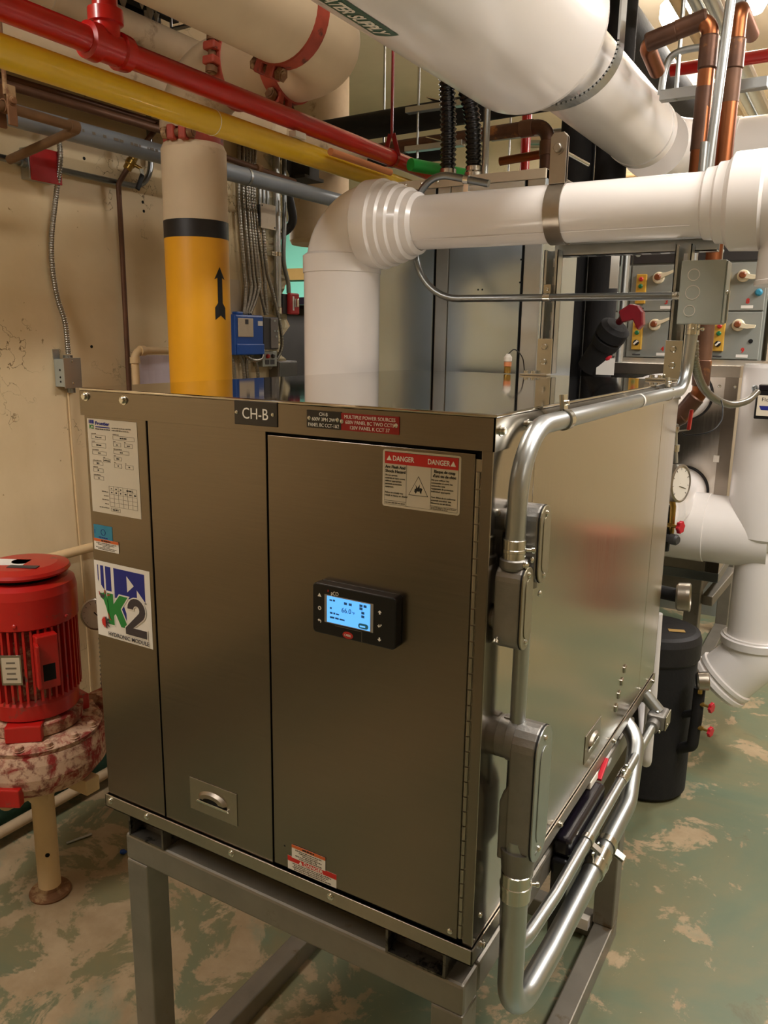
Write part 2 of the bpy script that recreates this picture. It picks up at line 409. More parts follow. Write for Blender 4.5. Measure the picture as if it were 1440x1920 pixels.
# left wall with a broken far end
mb = MB()
rag = [(2.12 + .035 * math.sin(i * 1.9) + random.uniform(-.022, .022), ZC * i / 60) for i in range(61)]
mb.prism([(YF - .3, 0)] + rag + [(YF - .3, ZC)], (XL - .16, 0, 0), (0, 1, 0), (0, 0, 1), .16)
wl = struct('wall_left', mb, 'plaster_left')
mb = MB(); rp = random.Random(11); rows = []
for k in range(131):      # lumpy broken plaster wrapped round the wall end
    z = 1.0 + 2.1 * k / 130; i = min(59, int(z / ZC * 60)); f_ = z / ZC * 60 - i; ye = rag[i][0] * (1 - f_) + rag[i + 1][0] * f_
    j = lambda s_: rp.uniform(-s_, s_)
    rows.append([Vector(p) for p in ((XL + .001, ye - .10 + j(.03), z), (XL + .010 + j(.008), ye - .055 + j(.012), z + j(.004)), (XL + .012 + j(.012), ye - .01 + j(.012), z + j(.006)), (XL - .02 + j(.014), ye + .018 + j(.014), z + j(.006)), (XL - .08 + j(.014), ye + .022 + j(.016), z + j(.006)), (XL - .15 + j(.01), ye + .01 + j(.014), z + j(.006)))])
for a_, b_ in zip(rows[:-1], rows[1:]):
    for c_ in range(5): mb.add([a_[c_], a_[c_ + 1], b_[c_ + 1], b_[c_]], [(0, 1, 2, 3)])
obj('broken_plaster', mb, 'plaster_edge', wl)
struct('wall_back', MB().box(-6.5, XR + .3, YB, YB + .2, 0, ZC), 'plaster_back')
struct('wall_right', MB().box(XR, XR + .2, YF, YB, 0, ZC), 'plaster_back')
struct('wall_front', MB().box(-6.5, XR + .3, YF - .2, YF, 0, ZC), 'plaster_back')
struct('wall_teal', MB().box(-6.5, -2.5, 5.0, 5.2, 0, 2.75), 'teal_wall')
struct('wall_far_left', MB().box(-6.6, -6.5, YF, YB, 0, ZC), 'plaster_back')
struct('trim_1', MB().box(-6.5, -2.5, 4.97, 5.0, 2.245, 2.345), 'tan_trim')
# ceiling light fixtures matching the lamps' positions
for i, (x, y, z, lx, ly, wt) in enumerate(LAMPS):
    names = ['long fluorescent ceiling fixture beside the stainless module', 'long fluorescent ceiling fixture near the control cabinets', 'long fluorescent ceiling fixture behind the viewer',
             'high fluorescent fixture above the stainless module', 'fluorescent fixture in the teal side room', 'long fluorescent fixture by the far right wall', 'fluorescent fixture near the back wall']
    T = thing('ceiling_lamp', names[i], 'lamp', (x, y, z), 'fluorescent ceiling fixtures')
    h = MB().box(x - lx/2 - .02, x + lx/2 + .02, y - ly/2 - .02, y + ly/2 + .02, z + .05, z + .12)
    obj('housing', h, 'lamp_housing', T)
    for s in (-1, 1):
        if lx < ly: a, b = (x + s*lx*.25, y - ly/2 + .02, z + .03), (x + s*lx*.25, y + ly/2 - .02, z + .03)
        else: a, b = (x - lx/2 + .02, y + s*ly*.25, z + .03), (x + lx/2 - .02, y + s*ly*.25, z + .03)
        obj('tube', MB().cyl(a, b, .016, 10), 'tube_light', T)
    for s in (-1, 1):
        p = (x + (s*lx*.35 if lx > ly else 0), y + (s*ly*.35 if ly >= lx else 0))
        obj('hanger_rod', MB().cyl((p[0], p[1], z + .12), (p[0], p[1], ZC), .005, 6), 'galvanized', T)

# ================================================================ stainless hydronic module
BX0, BX1, BY1, BZ0, BZ1 = -.848, 0.0, 1.281, .79, 1.65
MOD = thing('hydronic_module', 'large brushed stainless cabinet with glowing controller screen on grey steel stand', 'cabinet', (-.424, .64, .765))
obj('body', MB().box(BX0 + .004, BX1 - .003, .006, BY1 - .002, BZ0, 1.644), 'gap_black', MOD)
for nm, x0, x1 in (('side_panel', BX0 + .001, -.6815), ('access_panel', -.677, -.404), ('corner_post', -.0175, BX1 - .0005)):
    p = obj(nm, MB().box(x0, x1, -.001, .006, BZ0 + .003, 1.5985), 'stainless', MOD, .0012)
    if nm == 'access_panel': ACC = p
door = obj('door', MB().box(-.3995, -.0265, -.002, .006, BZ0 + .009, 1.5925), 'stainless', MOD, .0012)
# piano hinge: knuckles one by one
hm = MB().box(-.0262, -.0178, .0005, .004, BZ0 + .012, 1.585); hg = obj('hinge', hm, 'stainless_dull', MOD)
zz = BZ0 + .014
km = MB().cyl((-.022, .0002, 0), (-.022, .0002, .0235), .0034, 8).mesh('knuckle', 'stainless_dull')
while zz < 1.56:
    k = obj('hinge_knuckle', km, None, hg); k.location = (0, 0, zz); zz += .0255
# right side: three panels
for nm, y0, y1 in (('side_panel', .0, .1655), ('side_panel', .1675, 1.089), ('side_panel', 1.092, BY1)):
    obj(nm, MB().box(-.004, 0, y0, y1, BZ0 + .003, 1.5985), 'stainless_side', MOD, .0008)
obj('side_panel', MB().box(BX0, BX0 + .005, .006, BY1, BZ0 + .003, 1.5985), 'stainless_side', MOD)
obj('back_panel', MB().box(BX0, BX1, BY1 - .003, BY1 + .001, BZ0 + .003, 1.5985), 'stainless_side', MOD)
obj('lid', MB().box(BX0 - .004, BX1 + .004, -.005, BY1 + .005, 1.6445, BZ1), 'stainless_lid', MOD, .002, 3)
obj('lid_skirt', MB().box(BX0 - .004, BX1 + .0035, -.005, -.001, 1.598, 1.6445), 'stainless', MOD); obj('lid_skirt', MB().box(BX1 + .0005, BX1 + .004, -.005, BY1 + .005, 1.598, 1.6445), 'stainless_side', MOD)
obj('lid_skirt', MB().box(BX0 - .004, BX0 - .0005, -.001, BY1 + .005, 1.598, 1.6445), 'stainless_side', MOD); obj('lid_skirt', MB().box(BX0, BX1, BY1 + .001, BY1 + .005, 1.598, 1.6445), 'stainless_side', MOD)
# base pan: folded sheet channel round the foot
bm_ = MB()
bm_.box(BX0 - .004, BX1 + .004, -.007, -.004, .765, .794); bm_.box(BX1 + .001, BX1 + .004, -.007, BY1 + .005, .765, .794)
bm_.box(BX0 - .004, BX0 - .001, -.007, BY1 + .005, .765, .794); bm_.box(BX0 - .004, BX1 + .004, BY1 + .002, BY1 + .005, .765, .794)
bm_.box(BX0 - .004, BX1 + .004, -.007, BY1 + .005, .765, .768); obj('base_pan', bm_, 'stainless_dull', MOD, .0006, 1)
for x, z in ((-.834, 1.634), (-.731, 1.632)): hexbolt((x, -.005, z), (0, -1, 0), .0065, .006, parent=MOD)
for y in (.014, .12, .338, .56, .84, 1.18): hexbolt((.004, y, 1.626), (1, 0, 0), .006, .006, parent=MOD)
for x in (-.835, -.727, -.5, -.27): hexbolt((x, -.007, .783), (0, -1, 0), .005, .004, parent=MOD)
for y in (.03, .42, .83, 1.25): hexbolt((.004, y, .782), (1, 0, 0), .0055, .006, parent=MOD)
for x, z in ((-.039, .81),): panscrew((x, -.002, z), (0, -1, 0), .005, parent=MOD)
panscrew((0, .03, .835), (1, 0, 0), .005, parent=MOD)
obj('drill_hole', MB().cyl((-.375, -.0022, .842), (-.375, -.001, .842), .0018, 10), 'gap_black', MOD)
# flush pull handles (pressed plate, half-round hood, dark slot)
def pull(o, ux, uy, parent):
    o = Vector(o); ux = Vector(ux); uy = Vector(uy); n = ux.cross(uy)
    h = obj('pull_handle', MB().prism([(-.06, -.034), (.06, -.034), (.06, .034), (-.06, .034)], o, ux, uy, .0016), 'stainless_dull', parent, .0008)
    hood = [(.038 * math.cos(PI * i / 14), .018 * math.sin(PI * i / 14)) for i in range(15)]
    rows = [[o + ux * (x*.98) + uy * y + n * .0016 for x, y in hood], [o + ux * (x*.8) + uy * (y*.8) + n * .008 for x, y in hood], [o + ux * (x*.5) + uy * (y*.35 + .001) + n * .009 for x, y in hood]]
    m = MB()
    for a, b in zip(rows[:-1], rows[1:]):
        m.add(a + b, [(i, i + 1, i + 16, i + 15) for i in range(14)], True)
    obj('hood', m, 'stainless_dull', h)
    obj('slot', MB().prism([(-.034, -.006), (.034, -.006), (.034, .004), (-.034, .004)], o + n * .0016, ux, uy, .0012), 'gap_black', h)
    obj('lip', MB().prism([(-.042, -.011), (.042, -.011), (.038, -.006), (-.038, -.006)], o + n * .0016, ux, uy, .004), 'zinc_bright', h, .001)
pull((-.547, -.001, .875), FX, FZ, ACC)
pull((0, .645, .868), (0, 1, 0), FZ, MOD)
# louvre dimples on the right side
for y, z in ((.905, .945), (.885, .918), (.865, .891), (.845, .864)):
    obj('louvre', MB().obox((.0005, y, z), (0, 1, .35), (1, 0, 0), (0, -.2, 1), .008, .004, .009), 'stainless_side', MOD, .003)

def plate(name, x0, x1, z0, z1, mat, y=-.0012, th=.0008, label=None, parent=MOD, bevel=0, rad=0):
    if rad:
        P = []
        for cx, cz, a0 in ((x1 - rad, z0 + rad, -PI/2), (x1 - rad, z1 - rad, 0), (x0 + rad, z1 - rad, PI/2), (x0 + rad, z0 + rad, PI)):
            P += [(cx + rad * math.cos(a0 + k * PI / 8), cz + rad * math.sin(a0 + k * PI / 8)) for k in range(5)]
    else: P = [(x0, z0), (x1, z0), (x1, z1), (x0, z1)]
    o = obj(name, MB().prism(P, (0, y, 0), FX, FZ, th), mat, parent, bevel)
    if label: o['label'] = label
    return o
def T(s, size, x, z, mat, par, y, align='LEFT', width=None, bold=0, line=1.0): return txt(s, size, (x, y, z), FX, FZ, mat, par, align, width, bold=bold, line=line)
def D(x0, x1, z, h, par, y, mat='print_grey', seed=1):   # illegible fine print: word-length ink marks
    rn = random.Random(seed + int(abs(x0) * 9999) + int(z * 7777)); m = MB(); x = x0
    while x < x1 - .001:
        L = min(rn.uniform(.002, .0062) * h / .0022, x1 - x); m.box(x, x + L, y - .0002, y, z, z + h * rn.choice((.7, .85, 1))); x += L + h * .45
    return tag(obj('fine_print', m, mat, par), kind='stuff')
# --- CH-B plate
p = plate('name_plate', -.465, -.375, 1.6065, 1.6465, 'black_gloss', -.005, .002, 'black engraved plate reading CH-B', bevel=.0008)
T('CH-B', .026, -.4205, 1.617, 'print_white', p, -.0071, 'CENTER', .054)
for x in (-.4595, -.3835): panscrew((x, -.007, 1.6265), (0, -1, 0), .0035, parent=p)
p = plate('circuit_plate', -.316, -.2515, 1.611, 1.6385, 'black_gloss', -.005, .0018, 'small black engraved circuit plate')
for s, z, w_ in (('CH-B', 1.6305, .016), ('600V 3PH 3W', 1.6225, .044), ('PANEL BC CCT-1&2', 1.6135, .058)): T(s, .0078, -.284, z, 'print_white', p, -.0069, 'CENTER', w_)
for x in (-.311, -.2575): panscrew((x, -.0068, 1.626), (0, -1, 0), .0036, parent=p)
p = plate('power_plate', -.251, -.149, 1.611, 1.6375, 'plate_red', -.005, .0018, 'red engraved multiple power sources plate')
for s, z, w_ in (('MULTIPLE POWER SOURCES', 1.6295, .09), ('600V PANEL BC TWO CCTS', 1.6215, .086), ('120V PANEL K CCT 37', 1.6135, .07)): T(s, .0076, -.2, z, 'print_white', p, -.0069, 'CENTER', w_)
for x in (-.2495, -.1535): panscrew((x, -.0068, 1.6245), (0, -1, 0), .0036, parent=p)
# --- arc flash label
p = plate('danger_label', -.178, -.048, 1.5005, 1.5875, 'label_white', -.002, .0005, 'white and red bilingual arc flash danger label', door, rad=.004)
yl = -.0026
obj('border', MB().box(-.1745, -.0515, -.0027, -.0025, 1.504, 1.5845), 'print_black', p); obj('field', MB().box(-.1741, -.0519, -.0029, -.0026, 1.5044, 1.5841), 'label_white', p)
yl = -.003
obj('banner', MB().box(-.1741, -.0519, -.0031, -.0028, 1.5665, 1.5841), 'print_red', p)
def tri(x, z, h, mat, par, y): obj('triangle', MB().prism([(-h*.58, 0), (h*.58, 0), (0, h)], (x, y, z), FX, FZ, .0003), mat, par)
tri(-.1665, 1.5715, .0075, 'print_white', p, -.0032); tri(-.0600, 1.5715, .0075, 'print_white', p, -.0032)
T('DANGER', .0108, -.1605, 1.5715, 'print_white', p, -.0032, width=.036, bold=.00015); T('DANGER', .0108, -.1015, 1.5715, 'print_white', p, -.0032, width=.036, bold=.00015)
for x in (-.1365, -.0955): obj('rule', MB().box(x - .0002, x + .0002, -.0031, -.0028, 1.5044, 1.5665), 'print_black', p)
for x0, x1 in ((-.1741, -.1365), (-.0955, -.0519)): obj('rule', MB().box(x0, x1, -.0031, -.0028, 1.5098, 1.5102), 'print_black', p)
for s, z in (('Arc Flash And', 1.5598), ('Shock Hazard', 1.5533)): T(s, .0062, -.173, z, 'print_black', p, -.0031, width=.0345, bold=.00012)
for i, s in enumerate(('Do not operate', 'controls or open covers', 'without appropriate', 'personal protection', 'equipment.', '', 'Failure to comply may', 'result in injury or death!')):
    if s: T(s, .0036, -.173, 1.548 - i * .0044, 'print_black', p, -.0031, width=len(s) * .00148)
D(-.173, -.138, 1.5062, .0018, p, -.0031)
for s, z, w_ in (('Risque de coup', 1.5598, .034), ("d'arc ou de choc", 1.5533, .0375)): T(s, .0062, -.0735, z, 'print_black', p, -.0031, 'CENTER', w_, bold=.00012)
for i, s in enumerate(('Ne pas utiliser les', 'commandes ni ouvrir les', 'couvercles sans', 'équipement de protection', 'individuel approprié.', '', 'Tout défaut de se conformer', 'pourrait entraîner des', 'blessures ou un décès.')):
    if s: T(s, .0035, -.0945, 1.548 - i * .0043, 'print_black', p, -.0031, width=len(s) * .00148)
D(-.0945, -.054, 1.5074, .0015, p, -.0031); D(-.0945, -.067, 1.5052, .0015, p, -.0031)
m = MB().prism([(-.0165, -.0002), (.0165, -.0002), (0, .0295)], (-.116, -.0029, 1.5225), FX, FZ, .0002); obj('hazard_sign', m, 'print_black', p)
obj('hazard_field', MB().prism([(-.0152, .0006), (.0152, .0006), (0, .0278)], (-.116, -.0031, 1.5225), FX, FZ, .0002), 'label_white', p)
fl = [(-.004, .002), (-.0065, .005), (-.0055, .009), (-.006, .0075), (-.0035, .0098), (-.0045, .0155), (-.0015, .0105), (.0003, .0128), (.0025, .0165), (.0022, .0105), (.0045, .0115), (.007, .0095), (.0058, .0062), (.0052, .002), (.003, .004), (.0022, .0062), (0, .0052), (-.002, .0062), (-.0028, .0035)]
obj('flash_burst', MB().prism(fl, (-.116, -.0033, 1.5235), FX, FZ, .0002), 'print_black', p)
# --- controller display
p = plate('controller', -.2955, -.1395, 1.279, 1.3635, 'black_plastic', -.002, .02, 'black controller with lit blue display', door, .002, rad=.007); yd = -.0222
obj('bezel', MB().box(-.2715, -.1795, yd - .0004, yd, 1.3005, 1.3475), 'screen_bezel', p)
scr = obj('screen', MB().box(-.2665, -.1850, yd - .0008, yd, 1.302, 1.346), 'screen_blue', p)
T('66.0', .0115, -.2385, 1.3235, 'screen_ink', scr, yd - .0009, width=.018); T('°F', .006, -.2185, 1.3235, 'screen_ink', scr, yd - .0009)
for x0, x1, z in ((-.2615, -.249, 1.3385), (-.2605, -.257, 1.325), (-.2605, -.243, 1.317), (-.2605, -.232, 1.3095)): D(x0, x1, z, .0036, scr, yd - .0009, 'screen_ink')
for x, z in ((-.2335, 1.337), (-.2245, 1.337), (-.2045, 1.339), (-.2045, 1.334), (-.197, 1.339), (-.201, 1.3275), (-.201, 1.3215)): obj('screen_icon', MB().box(x, x + .0055, yd - .0012, yd - .0008, z, z + .004), 'screen_ink', scr)
plate('status_pill', -.2065, -.188, 1.3035, 1.312, 'sticker_blue', yd - .0009, .0003, None, scr, rad=.004)
D(-.2035, -.1925, 1.306, .0036, scr, yd - .0013, 'screen_blue')
T('pCO', .009, -.259, 1.3485, 'print_white', p, yd - .0003, width=.014)
obj('alarm_led', MB().box(-.2655, -.2635, yd - .0006, yd, 1.3525, 1.3555), 'red_cap', p)
obj('brand_badge', MB().lathe([(.0001, .0004), (.0062, .0004), (.0062, 0)], (0, 0, 0), (0, -1, 0), 24, caps=False), 'red_cap', p).matrix_basis = Matrix.Translation((-.2265, yd, 1.2865)) @ Matrix.Diagonal((1.6, 1, .95, 1))
T('CAREL', .0052, -.2265, 1.2848, 'print_white', p, yd - .0006, 'CENTER', .013)
obj('flap_line', MB().box(-.2515, -.2, yd - .0003, yd, 1.2975, 1.2982), 'print_grey', p); obj('flap_line', MB().box(-.2007, -.2, yd - .0003, yd, 1.281, 1.2982), 'print_grey', p)
ar = [(-.0035, 0), (-.0012, 0), (-.0012, -.003), (.0012, -.003), (.0012, 0), (.0035, 0), (0, .0035)]
for s, z in ((1, 1.336), (-1, 1.292)): obj('arrow_key', MB().prism([(x, y * s) for x, y in ar][::s], (-.168, yd, z), FX, FZ, .0003), 'print_white', p)
obj('enter_key', MB().prism([(-.004, 0), (-.0008, -.003), (-.0008, -.001), (.002, -.001), (.002, .003), (.0038, .003), (.0038, .001), (-.0008, .001), (-.0008, .003)], (-.168, yd, 1.314), FX, FZ, .0003), 'print_white', p)
tri(-.2815, 1.3415, .0062, 'print_white', p, yd); obj('menu_key', MB().band((-.2815, yd, 1.322), (0, -1, 0), .0018, .0014, .0004, 16), 'print_white', p)
obj('back_key', MB().prism([(-.0035, .001), (-.0008, .0035), (-.0008, .002), (.0015, .002), (.0032, .0003), (.003, -.0025), (.0012, -.0035), (.0018, -.0015), (.001, 0), (-.0008, 0), (-.0008, -.0015)], (-.2815, yd, 1.3005), FX, FZ, .0003), 'print_white', p)
# --- bottom caution labels
p = plate('danger_sticker', -.368, -.261, .7995, .8265, 'label_pure', -.002, .0004, 'white and red danger sticker at the door foot', door)
obj('banner', MB().box(-.368, -.261, -.0027, -.0023, .8165, .8265), 'print_red', p)
tri(-.3385, .8177, .0068, 'print_white', p, -.0028); T('DANGER', .009, -.332, .8178, 'print_white', p, -.0028, width=.042, bold=.0001)
for i in range(4): D(-.357 + .003 * (i % 2), -.272 - .006 * (i % 3), .8127 - i * .0036, .0022, p, -.0026, seed=i)
p = plate('caution_sticker', -.358, -.284, .8255, .8525, 'label_pure', -.0028, .0004, 'white and orange caution sticker above the danger sticker', door)
obj('banner', MB().box(-.358, -.284, -.0036, -.0031, .8465, .8525), 'print_orange', p); D(-.334, -.308, .848, .0032, p, -.0037, 'print_black')
for i in range(5): D(-.35 + .008 * (i % 3), -.292 - .009 * (i % 2), .8423 - i * .0037, .0021, p, -.0034, seed=i)
# --- rating sheet
p = plate('rating_sheet', -.839, -.7045, 1.4105, 1.5925, 'label_white', -.0012, .0004, 'tall white printed data sheet with boxes and table'); y = -.0017
def rect(x0, x1, z0, z1, par, mat='print_grey', w_=.0005, yy=y):
    m = MB(); m.box(x0, x1, yy - .0002, yy, z0, z0 + w_); m.box(x0, x1, yy - .0002, yy, z1 - w_, z1); m.box(x0, x0 + w_, yy - .0002, yy, z0, z1); m.box(x1 - w_, x1, yy - .0002, yy, z0, z1); return obj('field_box', m, mat, par)
T('Frontier', .0088, -.8165, 1.5815, 'print_blue', p, y, width=.039, bold=.0003)
obj('rule', MB().box(-.816, -.7765, y - .0002, y, 1.5765, 1.5785), 'print_blue', p); D(-.816, -.775, 1.5725, .0024, p, y, 'print_black')
for x, w_ in ((-.834, .001), (-.8322, .0016), (-.8298, .0024)): obj('logo_bar', MB().box(x, x + w_, y - .0002, y, 1.583, 1.59), 'print_blue', p)
obj('logo_flag', MB().prism([(0, 0), (.0065, 0), (.0065, .007), (0, .007)], (-.8266, y, 1.583), FX, FZ, .0002), 'print_blue', p); T('K2', .01, -.833, 1.5735, 'print_green', p, y, width=.012, bold=.0003)
D(-.7715, -.7205, 1.577, .0022, p, y); D(-.7715, -.7255, 1.5725, .0022, p, y)
fields = [(-.829, -.790, 1.5535, 1.562, 'K3P28MV', 'Model No.'), (-.829, -.790, 1.538, 1.547, '208-60', 'Serial'), (-.829, -.790, 1.524, 1.531, 'N/A', 'Refrigerant'), (-.799, -.780, 1.511, 1.518, '600-660', 'MAX'),
    (-.829, -.801, 1.504, 1.5105, 'KIT', 'Min Circuit Amp'), (-.829, -.801, 1.490, 1.4975, '20', 'Max Fuse'), (-.829, -.801, 1.475, 1.4825, '30', 'MIN FLOW RATE'),
    (-.7695, -.7125, 1.556, 1.564, '5T009208', 'Serial No.'), (-.7695, -.749, 1.5435, 1.551, '20', 'Volts'), (-.7395, -.718, 1.5435, 1.551, '3.0', 'Hz'), (-.7695, -.728, 1.5295, 1.5365, 'N/A', 'Refrig. charge'),
    (-.7695, -.749, 1.517, 1.524, '100', 'PSI'), (-.7695, -.749, 1.503, 1.511, '1', 'FLA'), (-.7395, -.7185, 1.503, 1.511, '30', 'kW')]
for x0, x1, z0, z1, s, h in fields:
    rect(x0, x1, z0, z1, p); D((x0 + x1)/2 - .0012 * len(s), (x0 + x1)/2 + .0012 * len(s), (z0 + z1)/2 - .0013, .0026, p, y, 'print_black'); D(x0, x0 + .0016 * len(h), z1 + .0012, .0018, p, y)
for i in range(7):
    x = -.788 + i * .0125; obj('rule', MB().box(x, x + .0004, y - .0002, y, 1.426, 1.4655), 'print_grey', p)
for i in range(6):
    z = 1.426 + i * .0079; obj('rule', MB().box(-.788, -.7126, y - .0002, y, z, z + .0004), 'print_grey', p)
for i, n_ in enumerate((10, 7, 10, 6, 15)): D(-.791 - n_ * .0018, -.791, 1.4525 - i * .0079, .0022, p, y)
for i in range(6): D(-.7833 + i * .0125, -.7795 + i * .0125 + (.002 if i > 2 else 0), 1.4525, .0026, p, y, 'print_black')
for i in range(3): D(-.7833 + i * .0125, -.7795 + i * .0125, 1.46, .0024, p, y, 'print_black')
D(-.7405, -.7225, 1.46, .0026, p, y, 'print_black'); rect(-.7855, -.7605, 1.4165, 1.4235, p); D(-.781, -.765, 1.4188, .0026, p, y, 'print_black')
# --- blue tape, orange caution, logo sticker
p = plate('blue_sticker', -.8395, -.787, 1.3555, 1.3845, 'sticker_blue', -.0012, .0004, 'small faded blue inspection sticker')
obj('ring_mark', MB().band((-.813, -.0018, 1.3705), (0, -1, 0), .0055, .001, .0004, 20), 'print_blue', p); D(-.826, -.8, 1.3585, .0026, p, -.0017, 'print_blue'); obj('tick', MB().box(-.8375, -.8362, -.0019, -.0016, 1.366, 1.374), 'print_blue', p)
p = plate('warning_sticker', -.8405, -.7705, 1.3335, 1.3565, 'label_pure', -.0017, .0004, 'white sticker with orange warning strip', rad=.0015)
obj('banner', MB().box(-.8405, -.7705, -.0025, -.002, 1.351, 1.3565), 'print_orange', p); D(-.8185, -.7925, 1.3523, .003, p, -.0026, 'print_black')
for i, (a_, b_) in enumerate(((-.834, -.777), (-.829, -.783), (-.816, -.795), (-.835, -.776), (-.829, -.782))): D(a_, b_, 1.3475 - i * .003, .0018, p, -.0022, seed=i)
p = plate('logo_sticker', -.8455, -.6905, 1.1535, 1.3105, 'label_pure', -.0012, .0004, 'white square sticker with blue flag, K2 and Hydronic Module'); y = -.0017
def shape(nm, P, mat, yy=y, par=p): return obj(nm, MB().prism(P, (-.8455, yy, 1.1535), FX, FZ, .0002), mat, par)
shape('flag_bar', [(.009, .118), (.0115, .114), (.0115, .1485), (.009, .1485)], 'print_blue'); shape('flag_bar', [(.0175, .108), (.0265, .0985), (.0265, .1485), (.0175, .1485)], 'print_blue')
shape('flag_bar', [(.0315, .0985), (.047, .0985), (.047, .1485), (.0315, .1485)], 'print_blue')
shape('flag_field', [(.0555, .087), (.0555, .1485), (.1405, .1485), (.1405, .092), (.118, .114), (.118, .092), (.088, .092)], 'print_blue')
shape('flag_triangle', [(.092, .105), (.111, .1205), (.092, .1375)], 'label_pure', y - .0003)
shape('flag_corner', [(.071, .064), (.086, .045), (.086, .06), (.08, .074)], 'print_blue')
Kp = [(.034, .094), (.051, .094), (.051, .073), (.069, .094), (.092, .094), (.071, .067), (.091, .029), (.07, .029), (.056, .054), (.051, .049), (.051, .029), (.034, .029)]
def grow(P, d):
    cx = sum(a for a, b in P)/len(P); out = []
    n = len(P)
    for i in range(n):
        a, b, c_ = Vector(P[i-1]), Vector(P[i]), Vector(P[(i+1) % n]); e0 = (b - a).normalized(); e1 = (c_ - b).normalized()
        n0 = Vector((e0.y, -e0.x)); n1 = Vector((e1.y, -e1.x)); m_ = (n0 + n1); m_ = m_ / max(.35, m_.length**2 / 2)
        out.append(tuple(b + m_ * d))
    return out
Kp = Kp[::-1]
shape('letter_edge', grow(Kp, .0028), 'label_pure', y - .0004); shape('letter_k', Kp, 'print_green', y - .0007)
two = []
for i in range(13): a = PI - i * (PI + .75) / 12; two.append((.1155 + .0245 * math.cos(a), .0725 + .0235 * math.sin(a)))
two += [(.1045, .034), (.142, .034), (.142, .018), (.083, .018), (.083, .031)]
for i in range(11): a = -.75 + i * (PI + .75) / 10; two.append((.1155 + .0085 * math.cos(a), .0725 + .0085 * math.sin(a)))
two = two[::-1]
shape('numeral_edge', grow(two, .0022), 'label_pure', y - .0010); shape('numeral_two', two, 'print_dark', y - .0013)
T('HYDRONIC MODULE', .0118, -.8135, 1.1585, 'print_dark', p, y - .0016, width=.114, bold=.0001)
T('TM', .004, -.7075, 1.2425, 'print_dark', p, y)
# small tree frog beside the K and heat-and-snow badge
shape('frog_body', [(.012, .092), (.016, .082), (.024, .078), (.031, .062), (.034, .05), (.037, .05), (.036, .07), (.034, .082), (.031, .09), (.029, .097), (.024, .092), (.016, .091)], 'print_green', y - .0016)
shape('frog_head', [(.013, .088), (.02, .081), (.027, .083), (.029, .09), (.022, .089), (.015, .091)], 'print_dark', y - .0018)
for P in ([(.011, .094), (.014, .094), (.015, .087), (.013, .086)], [(.027, .098), (.031, .1), (.031, .092), (.028, .09)], [(.035, .091), (.044, .093), (.044, .0905), (.036, .088)], [(.034, .052), (.038, .04), (.044, .038), (.04, .043), (.037, .052)]): shape('frog_foot', P, 'red_oxide', y - .0019)
sun = []
for i in range(24): a = PI/2 + PI * i / 23; R_ = .013 if i % 2 else .0095; sun.append((.026 + R_ * math.cos(a), .031 + R_ * math.sin(a)))
shape('sun_badge', sun, 'print_red', y - .0016)
m = MB()
for i in range(-2, 3):
    a = i * PI / 4.2; m.prism([(0, -.0012), (.012, -.0012), (.012, .0012), (0, .0012)], (-.8455 + .0268, y - .0016, 1.1535 + .031), (math.cos(a), 0, math.sin(a)), (-math.sin(a), 0, math.cos(a)), .0002)
    m.prism([(-.003, 0), (.003, 0), (0, .0035)], (-.8455 + .0268 + .008 * math.cos(a), y - .0018, 1.1845 + .008 * math.sin(a)), FX, FZ, .0002)
obj('snow_badge', m, 'print_dark', p)

# ================================================================ stand under the module
ST = thing('steel_stand', 'grey welded square tube stand carrying the near stainless module', 'stand', (-.41, .57, 0))
for x0 in (-.804, -.071):
    for y0 in (0, 1.075): obj('leg', MB().box(x0, x0 + .06, y0, y0 + .06, .06 if y0 else .0, .654), 'frame_metal', ST, .004)
    obj('floor_rail', MB().box(x0 + .005, x0 + .06, .06, 1.135, 0, .06), 'frame_metal', ST, .004)
for y0 in (0, 1.075): obj('top_rail', MB().box(-.804, -.011, y0, y0 + .06, .654, .714), 'frame_metal', ST, .006)
for x0 in (-.804, -.071): obj('top_rail', MB().box(x0, x0 + .06, .06, 1.075, .654, .714), 'frame_metal', ST, .006)
obj('floor_rail', MB().box(-.744, -.071, 1.08, 1.135, .0, .06), 'frame_metal', ST, .004)
obj('clip', MB().box(-.12, -.078, 1.055, 1.08, .04, .075), 'label_pure', ST)
for x0, x1, nm in ((-.790, -.690, 'a'), (-.160, -.045, 'b')):
    m = MB(); y0, y1 = -.001, 1.27
    m.box(x0, x0 + .005, y0, y1, .714, .765); m.box(x1 - .005, x1, y0, y1, .714, .765); m.box(x0 + .005, x1 - .005, y0, y1, .714, .718); m.box(x0 + .005, x1 - .005, y0 + .03, y1, .718, .765)
    obj('skid', m, 'skid_metal', MOD)

